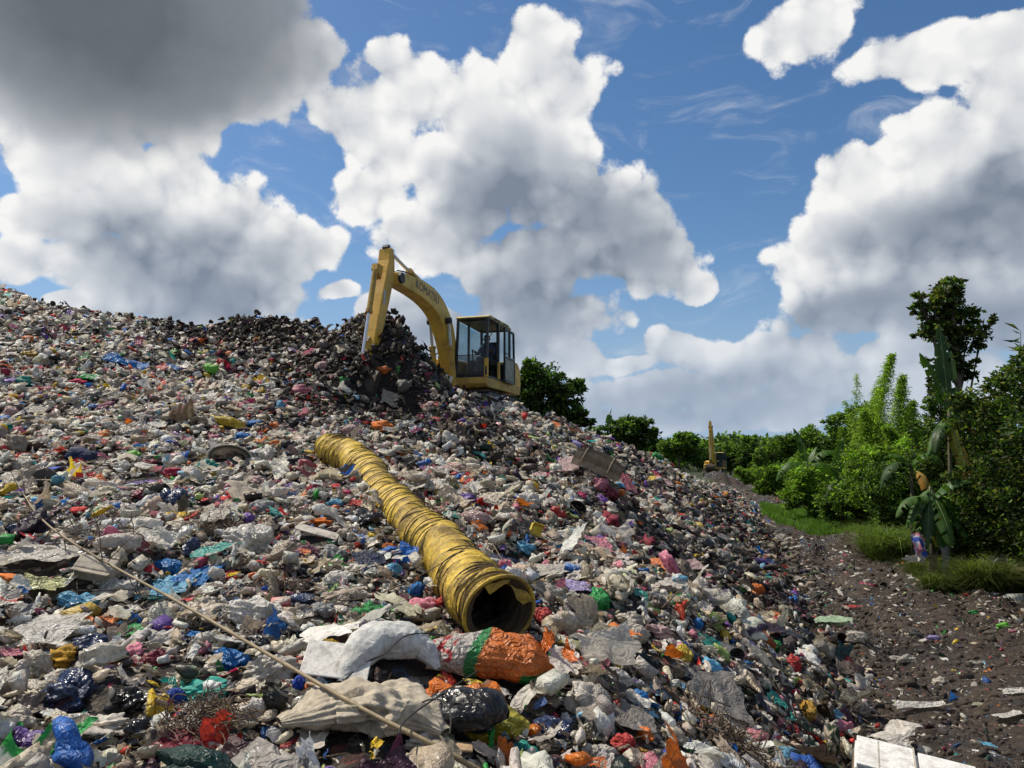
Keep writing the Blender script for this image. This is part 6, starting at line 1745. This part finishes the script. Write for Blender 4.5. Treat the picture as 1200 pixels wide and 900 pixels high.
# trees beyond the heap
BT = [
    ('broadleaf_tree', 645, 44, [(635, 445, 26, 20), (660, 465, 24, 18), (622, 470, 24, 24), (650, 490, 32, 16), (682, 488, 14, 10), (668, 492, 22, 12), (625, 440, 16, 14), (610, 455, 14, 20), (690, 494, 10, 6)], 15000, .26, {'dark': 7, 'mid': 3}, 'large dark tree right behind the excavator cab'),
    ('broadleaf_tree', 742, 62, [(738, 500, 22, 10), (760, 508, 12, 8), (722, 508, 14, 10), (742, 515, 26, 10), (750, 495, 12, 6)], 8000, .3, {'dark': 6, 'mid': 4}, 'dark rounded tree beyond the ridge of the heap'),
    ('broadleaf_tree', 795, 84, [(792, 522, 18, 10), (808, 516, 14, 8), (780, 530, 14, 10), (815, 532, 16, 12), (798, 512, 10, 5)], 7000, .38, {'dark': 3, 'mid': 6, 'bright': 1}, 'mid green tree left of the distant excavator boom'),
    ('broadleaf_tree', 772, 96, [(770, 524, 12, 8), (762, 532, 12, 9), (780, 538, 14, 9)], 4000, .42, {'dark': 6, 'mid': 4}, 'dark green tree between the ridge and the mid green tree'),
    ('broadleaf_tree', 832, 120, [(830, 534, 14, 9), (843, 540, 12, 9), (820, 542, 12, 8)], 4000, .5, {'dark': 6, 'mid': 4}, 'bluish green tree behind the distant excavator'),
    ('broadleaf_tree', 857, 120, [(856, 534, 11, 9), (866, 540, 10, 9), (850, 546, 12, 7)], 4000, .5, {'dark': 5, 'mid': 4}, 'rounded far tree right of the distant excavator'),
    ('broadleaf_tree', 878, 112, [(877, 524, 9, 9), (885, 534, 10, 9), (872, 538, 9, 9), (880, 546, 12, 8)], 4500, .45, {'dark': 5, 'mid': 4}, 'tall slender far tree above the lane bend'),
    ('broadleaf_tree', 705, 66, [(702, 512, 10, 7), (694, 505, 8, 5), (712, 518, 12, 6)], 3500, .28, {'dark': 6, 'mid': 4}, 'small dark tree between the large tree and the rounded one'),
    ('broadleaf_tree', 905, 78, [(903, 536, 12, 9), (915, 530, 12, 9), (893, 545, 12, 9)], 4500, .34, {'dark': 3, 'mid': 5}, 'far green tree touching the round tree on the bank'),
]
for k, (nm, px, Y, lb, n, ls, mx_, lab) in enumerate(BT):
    b = gbase(px, Y, 0.0); tree(nm, b, rel(b, lb), n, ls, mx_, lab, 'tree', seed=60 + k, trunk_r=.2, shell=.4, group='trees beyond the heap', droop=.1)
# distant wood closing the horizon
rs = np.random.RandomState(14); n = 90000; u = rs.rand(n); az = np.radians(-60 + 125 * u); dist = 150 + 60 * rs.rand(n); x = np.sin(az) * dist; y = np.cos(az) * dist
top = 6.5 + 3.0 * fbm(az * 16, az * 0 + 3, 3, 7) * 2; z = top * rs.rand(n) ** .6; p = np.stack([x, y, z], -1)
V, F, C = leaves(p, rs, 1.15, 1.8, .1, leafcols(rs, n, {'dark': 5, 'mid': 5}, .6 + .6 * z / top)); tag(npmesh('far_wood', V, F, M['leaf'], C), 'far band of trees closing the horizon', 'wood', kind='stuff')

# cloth caught on the banana
b = at(1078, 640, 15.2); V, F = sheet_shape(np.random.RandomState(71), 30, .16, .2, .2)
o_ = np.stack([V[:, 0] * .12 - V[:, 1] * .05 + V[:, 2] * .05, V[:, 2] * .3, V[:, 1] * .26 + V[:, 2] * .05], -1); c = np.tile((.6, .58, .6), (len(V), 1)); s = np.sin(V[:, 0] * 4 + V[:, 1] * 3 + 3 * V[:, 2] * 4); c[s > .4] = (.05, .1, .5); c[(s < -.5)] = (.6, .2, .3)
tag(npmesh('hanging_cloth', o_, F, M['fabric'], c, loc=b), 'blue white and pink cloth hanging below the banana leaves', 'cloth')
# rags and film washed out of the bank
rs = np.random.RandomState(15)
for k, (px, py, Y, w, h, cn, lab) in enumerate([(1108, 655, 14.9, .10, .5, 'smoke', 'torn dull film hanging from the bank under the low banana plant'), (1124, 668, 14.8, .10, .6, 'brown', 'brown strip hanging from the bank right of the torn dull film'), (1094, 660, 15.0, .1, .45, 'brown', 'brown rag hanging left of the torn dull film'), (1072, 655, 15.2, .22, .2, 'cream', 'cream bag at the foot of the grass below the hanging cloth'), (1170, 665, 14.2, .2, .5, 'dgrey', 'dark film hanging in the shade under the bush'), (1192, 672, 14.0, .3, .4, 'brown', 'brown film hanging in the shade at the right edge')]):
    V, F = sheet_shape(np.random.RandomState(80 + k), 22, .25, .2, .4); c = np.tile(C_[cn], (len(V), 1)); b = at(px, py, Y)
    b[2] = max(b[2], h1(b[0], b[1]) + h * .3)
    tag(npmesh('hanging_film', np.stack([V[:, 0] * w, V[:, 2] * w * .8, V[:, 1] * h * .5], -1), F, M['fabric'], c, loc=b), lab, 'film')
# ------------------------------------------------------------------ loose litter covering the heap
def keepout(p, rad_scale=0.8, s=0.0):
    keep = np.ones(len(p), bool)
    for (x, y, r) in KEEP: keep &= ((p[:, 0] - x) ** 2 + (p[:, 1] - y) ** 2) > (r * rad_scale + np.maximum(s - .12, 0) * .45) ** 2
    return keep


def sample_zone(n, y0, y1, rs, xpad=0.8, power=1.0):
    """random points in a wedge in front of the viewpoint (wider than the view)"""
    y = (rs.rand(n) * (y1 ** power - y0 ** power) + y0 ** power) ** (1 / power)
    x = (rs.rand(n) * 2 - 1) * (y * 0.70 + xpad)
    return x, y


def litter(name, n, y0, y1, tmpl, smin, smax, rs, label, mat, zone='mound', flat=0.45, lift=0.35, objs=False, power=2.0, darkfix=None, smooth=False, cat='litter'):
    x, y = sample_zone(n, y0, y1, rs, power=power)
    mm = mound_mask(x, y)
    if zone == 'dig': k = (rs.rand(n) < darkness(x, y) * 1.2) & (y > 12.6) & (mm > .9) & (x < 1.2)
    elif zone == 'mound': k = rs.rand(n) < mm * 1.1
    elif zone == 'lane':
        edge = np.exp(-np.abs(x - bank_x(y) + .3) / 0.9) + np.exp(-np.abs(x - toe_x(y) - 0.2) / 0.7) * 1.2
        k = (mm < 0.9) & (x < bank_x(y) + 1.6) & (rs.rand(n) < 0.16 + edge * 0.8)
    x, y = x[k], y[k]
    p = np.stack([x, y, H(x, y)], -1)
    s = smin * (smax / smin) ** (rs.rand(len(p)) ** 1.7)
    k = keepout(p, s=s); p = p[k]; s = s[k]; m = len(p)
    dist = np.linalg.norm(p - CAM, axis=1); 
    nn = nrm(p[:, 0], p[:, 1])
    fr = frames(nn, rs, 0.9)
    dk_ = darkness(p[:, 0], p[:, 1]) if darkfix is None else np.full(m, darkfix)
    cols = pick_cols(rs, m, dk_); c2 = np.where(rs.rand(m, 1) < 0.22, pick_cols(rs, m, dk_), cols * 0.85)
    tid = rs.randint(0, len(tmpl), m)
    if objs: tid = rs.choice(len(tmpl), m, p=[.2, .14, .12, .12, .27, .15])
    asp = rs.uniform(0.28, 1.0, m)
    scl = np.stack([s * 0.5, s * 0.5 * asp, s * 0.5 * rs.uniform(flat * 0.6, flat * 1.5, m)], -1)
    if objs:
        scl = np.stack([s * 0.5, s * 0.5, s * 0.5], -1)
        b = (tid == 2) | (tid == 3); scl[b, 1] *= rs.uniform(0.3, 0.9, b.sum()); scl[b, 2] *= rs.uniform(0.04, 0.5, b.sum())
        st = tid >= 4; scl[st] *= rs.uniform(1.2, 3.0, (st.sum(), 1)); scl[st, 1:] *= 0.6
        cols[st] = np.array([.16, .11, .07]) * rs.uniform(0.4, 2.0, (st.sum(), 1)); c2[st] = cols[st]
        # long things lie along the ground
        fr[:, :, 0] -= nn * (fr[:, :, 0] * nn).sum(1, keepdims=True) * 0.8; fr[:, :, 0] /= np.linalg.norm(fr[:, :, 0], axis=1, keepdims=True)
        fr[:, :, 1] = np.cross(fr[:, :, 2], fr[:, :, 0]); fr[:, :, 1] /= np.linalg.norm(fr[:, :, 1], axis=1, keepdims=True)
        fr[:, :, 2] = np.cross(fr[:, :, 0], fr[:, :, 1])
    pos_ = p + nn * (rs.uniform(-0.15, lift, m) * s)[:, None]
    V, F, C = scatter(tmpl, tid, pos_, fr, scl, cols, c2, rs)
    o = npmesh(name, V, F, mat, C, smooth=smooth)
    tag(o, label, cat, kind='stuff')
    print(name, m, 'items', len(F), 'faces')
    return o


DENS = 1.0
for hx, hy, hr in ((-2.55, 15.2, .62), (-2.2, 15.6, .5), (-2.75, 14.6, .42)): KEEP.append((hx, hy, hr))  # pale litter left out here, so dark soil imitates the hollow's shade
rs = np.random.RandomState(77)
def N(n): return int(n * DENS)
litter('plastic_litter', N(7500), 2.3, 9.5, T_HI, .09, .50, rs, 'crumpled plastic bags and sheets covering the near slope of the heap', M['litter'], lift=.45, power=1.6, smooth=True)
litter('plastic_litter', N(17000), 2.3, 9.5, T_MID, .035, .15, rs, 'small plastic scraps filling the gaps on the near slope', M['litter'], lift=.9, power=1.7, smooth=True)
litter('plastic_litter', N(44000), 8.3, 16, T_MID, .055, .27, rs, 'crumpled bags and rags covering the middle slope of the heap', M['litter'], lift=.5, smooth=True)
litter('plastic_litter', N(75000), 15, 30, T_LO, .08, .30, rs, 'distant bags and rags covering the upper slope and ridge', M['litter'], lift=.6)
litter('plastic_litter', N(22000), 28, 62, T_LO, .14, .5, rs, 'bags and rags on the far flank of the heap beside the lane', M['litter'], lift=.6)
litter('hard_litter', N(6500), 2.3, 14, T_OBJ, .06, .20, rs, 'sticks, bottles, cups and cartons strewn over the heap', M['litter'], lift=.9, objs=True, power=1.7)
litter('lane_litter', N(42000), 5, 24, T_MID, .03, .20, rs, 'flattened muddy scraps trodden into the dirt lane', M['litter'], zone='lane', flat=.22, lift=.05, darkfix=.38)
litter('lane_litter', N(30000), 22, 75, T_LO, .10, .34, rs, 'far muddy scraps along the edges of the dirt lane', M['litter'], zone='lane', flat=.3, lift=.1, darkfix=.55)
litter('clods', N(34000), 12.5, 22, T_MID, .05, .24, rs, 'dark wet rubbish and soil heaped up around the digging spot', M['clod'], zone='dig', flat=.7, lift=1.1, darkfix=1.0, cat='mud')  # dark soil clods; inside the dug hollow they also imitate its shade
litter('clods', N(50000), 5, 26, T_MID[:10], .02, .17, rs, 'dark clods of mud on the dirt lane', M['clod'], zone='lane', flat=.7, lift=.1, darkfix=1.0, cat='mud')
litter('lane_litter', N(30000), 4.5, 14, T_MID, .012, .13, rs, 'near muddy scraps and flattened film on the dirt lane', M['litter'], zone='lane', flat=.25, lift=.08, darkfix=.35, power=1.4)
litter('clods', N(45000), 4.5, 14, T_MID[:10], .012, .12, rs, 'crumbs of dark mud on the near part of the lane', M['clod'], zone='lane', flat=.7, lift=.1, darkfix=1.0, cat='mud', power=1.4)
litter('hard_litter', N(4000), 4.5, 26, T_OBJ, .08, .3, rs, 'sticks and flat pieces lying on the dirt lane', M['litter'], zone='lane', lift=.05, objs=True, darkfix=.6)
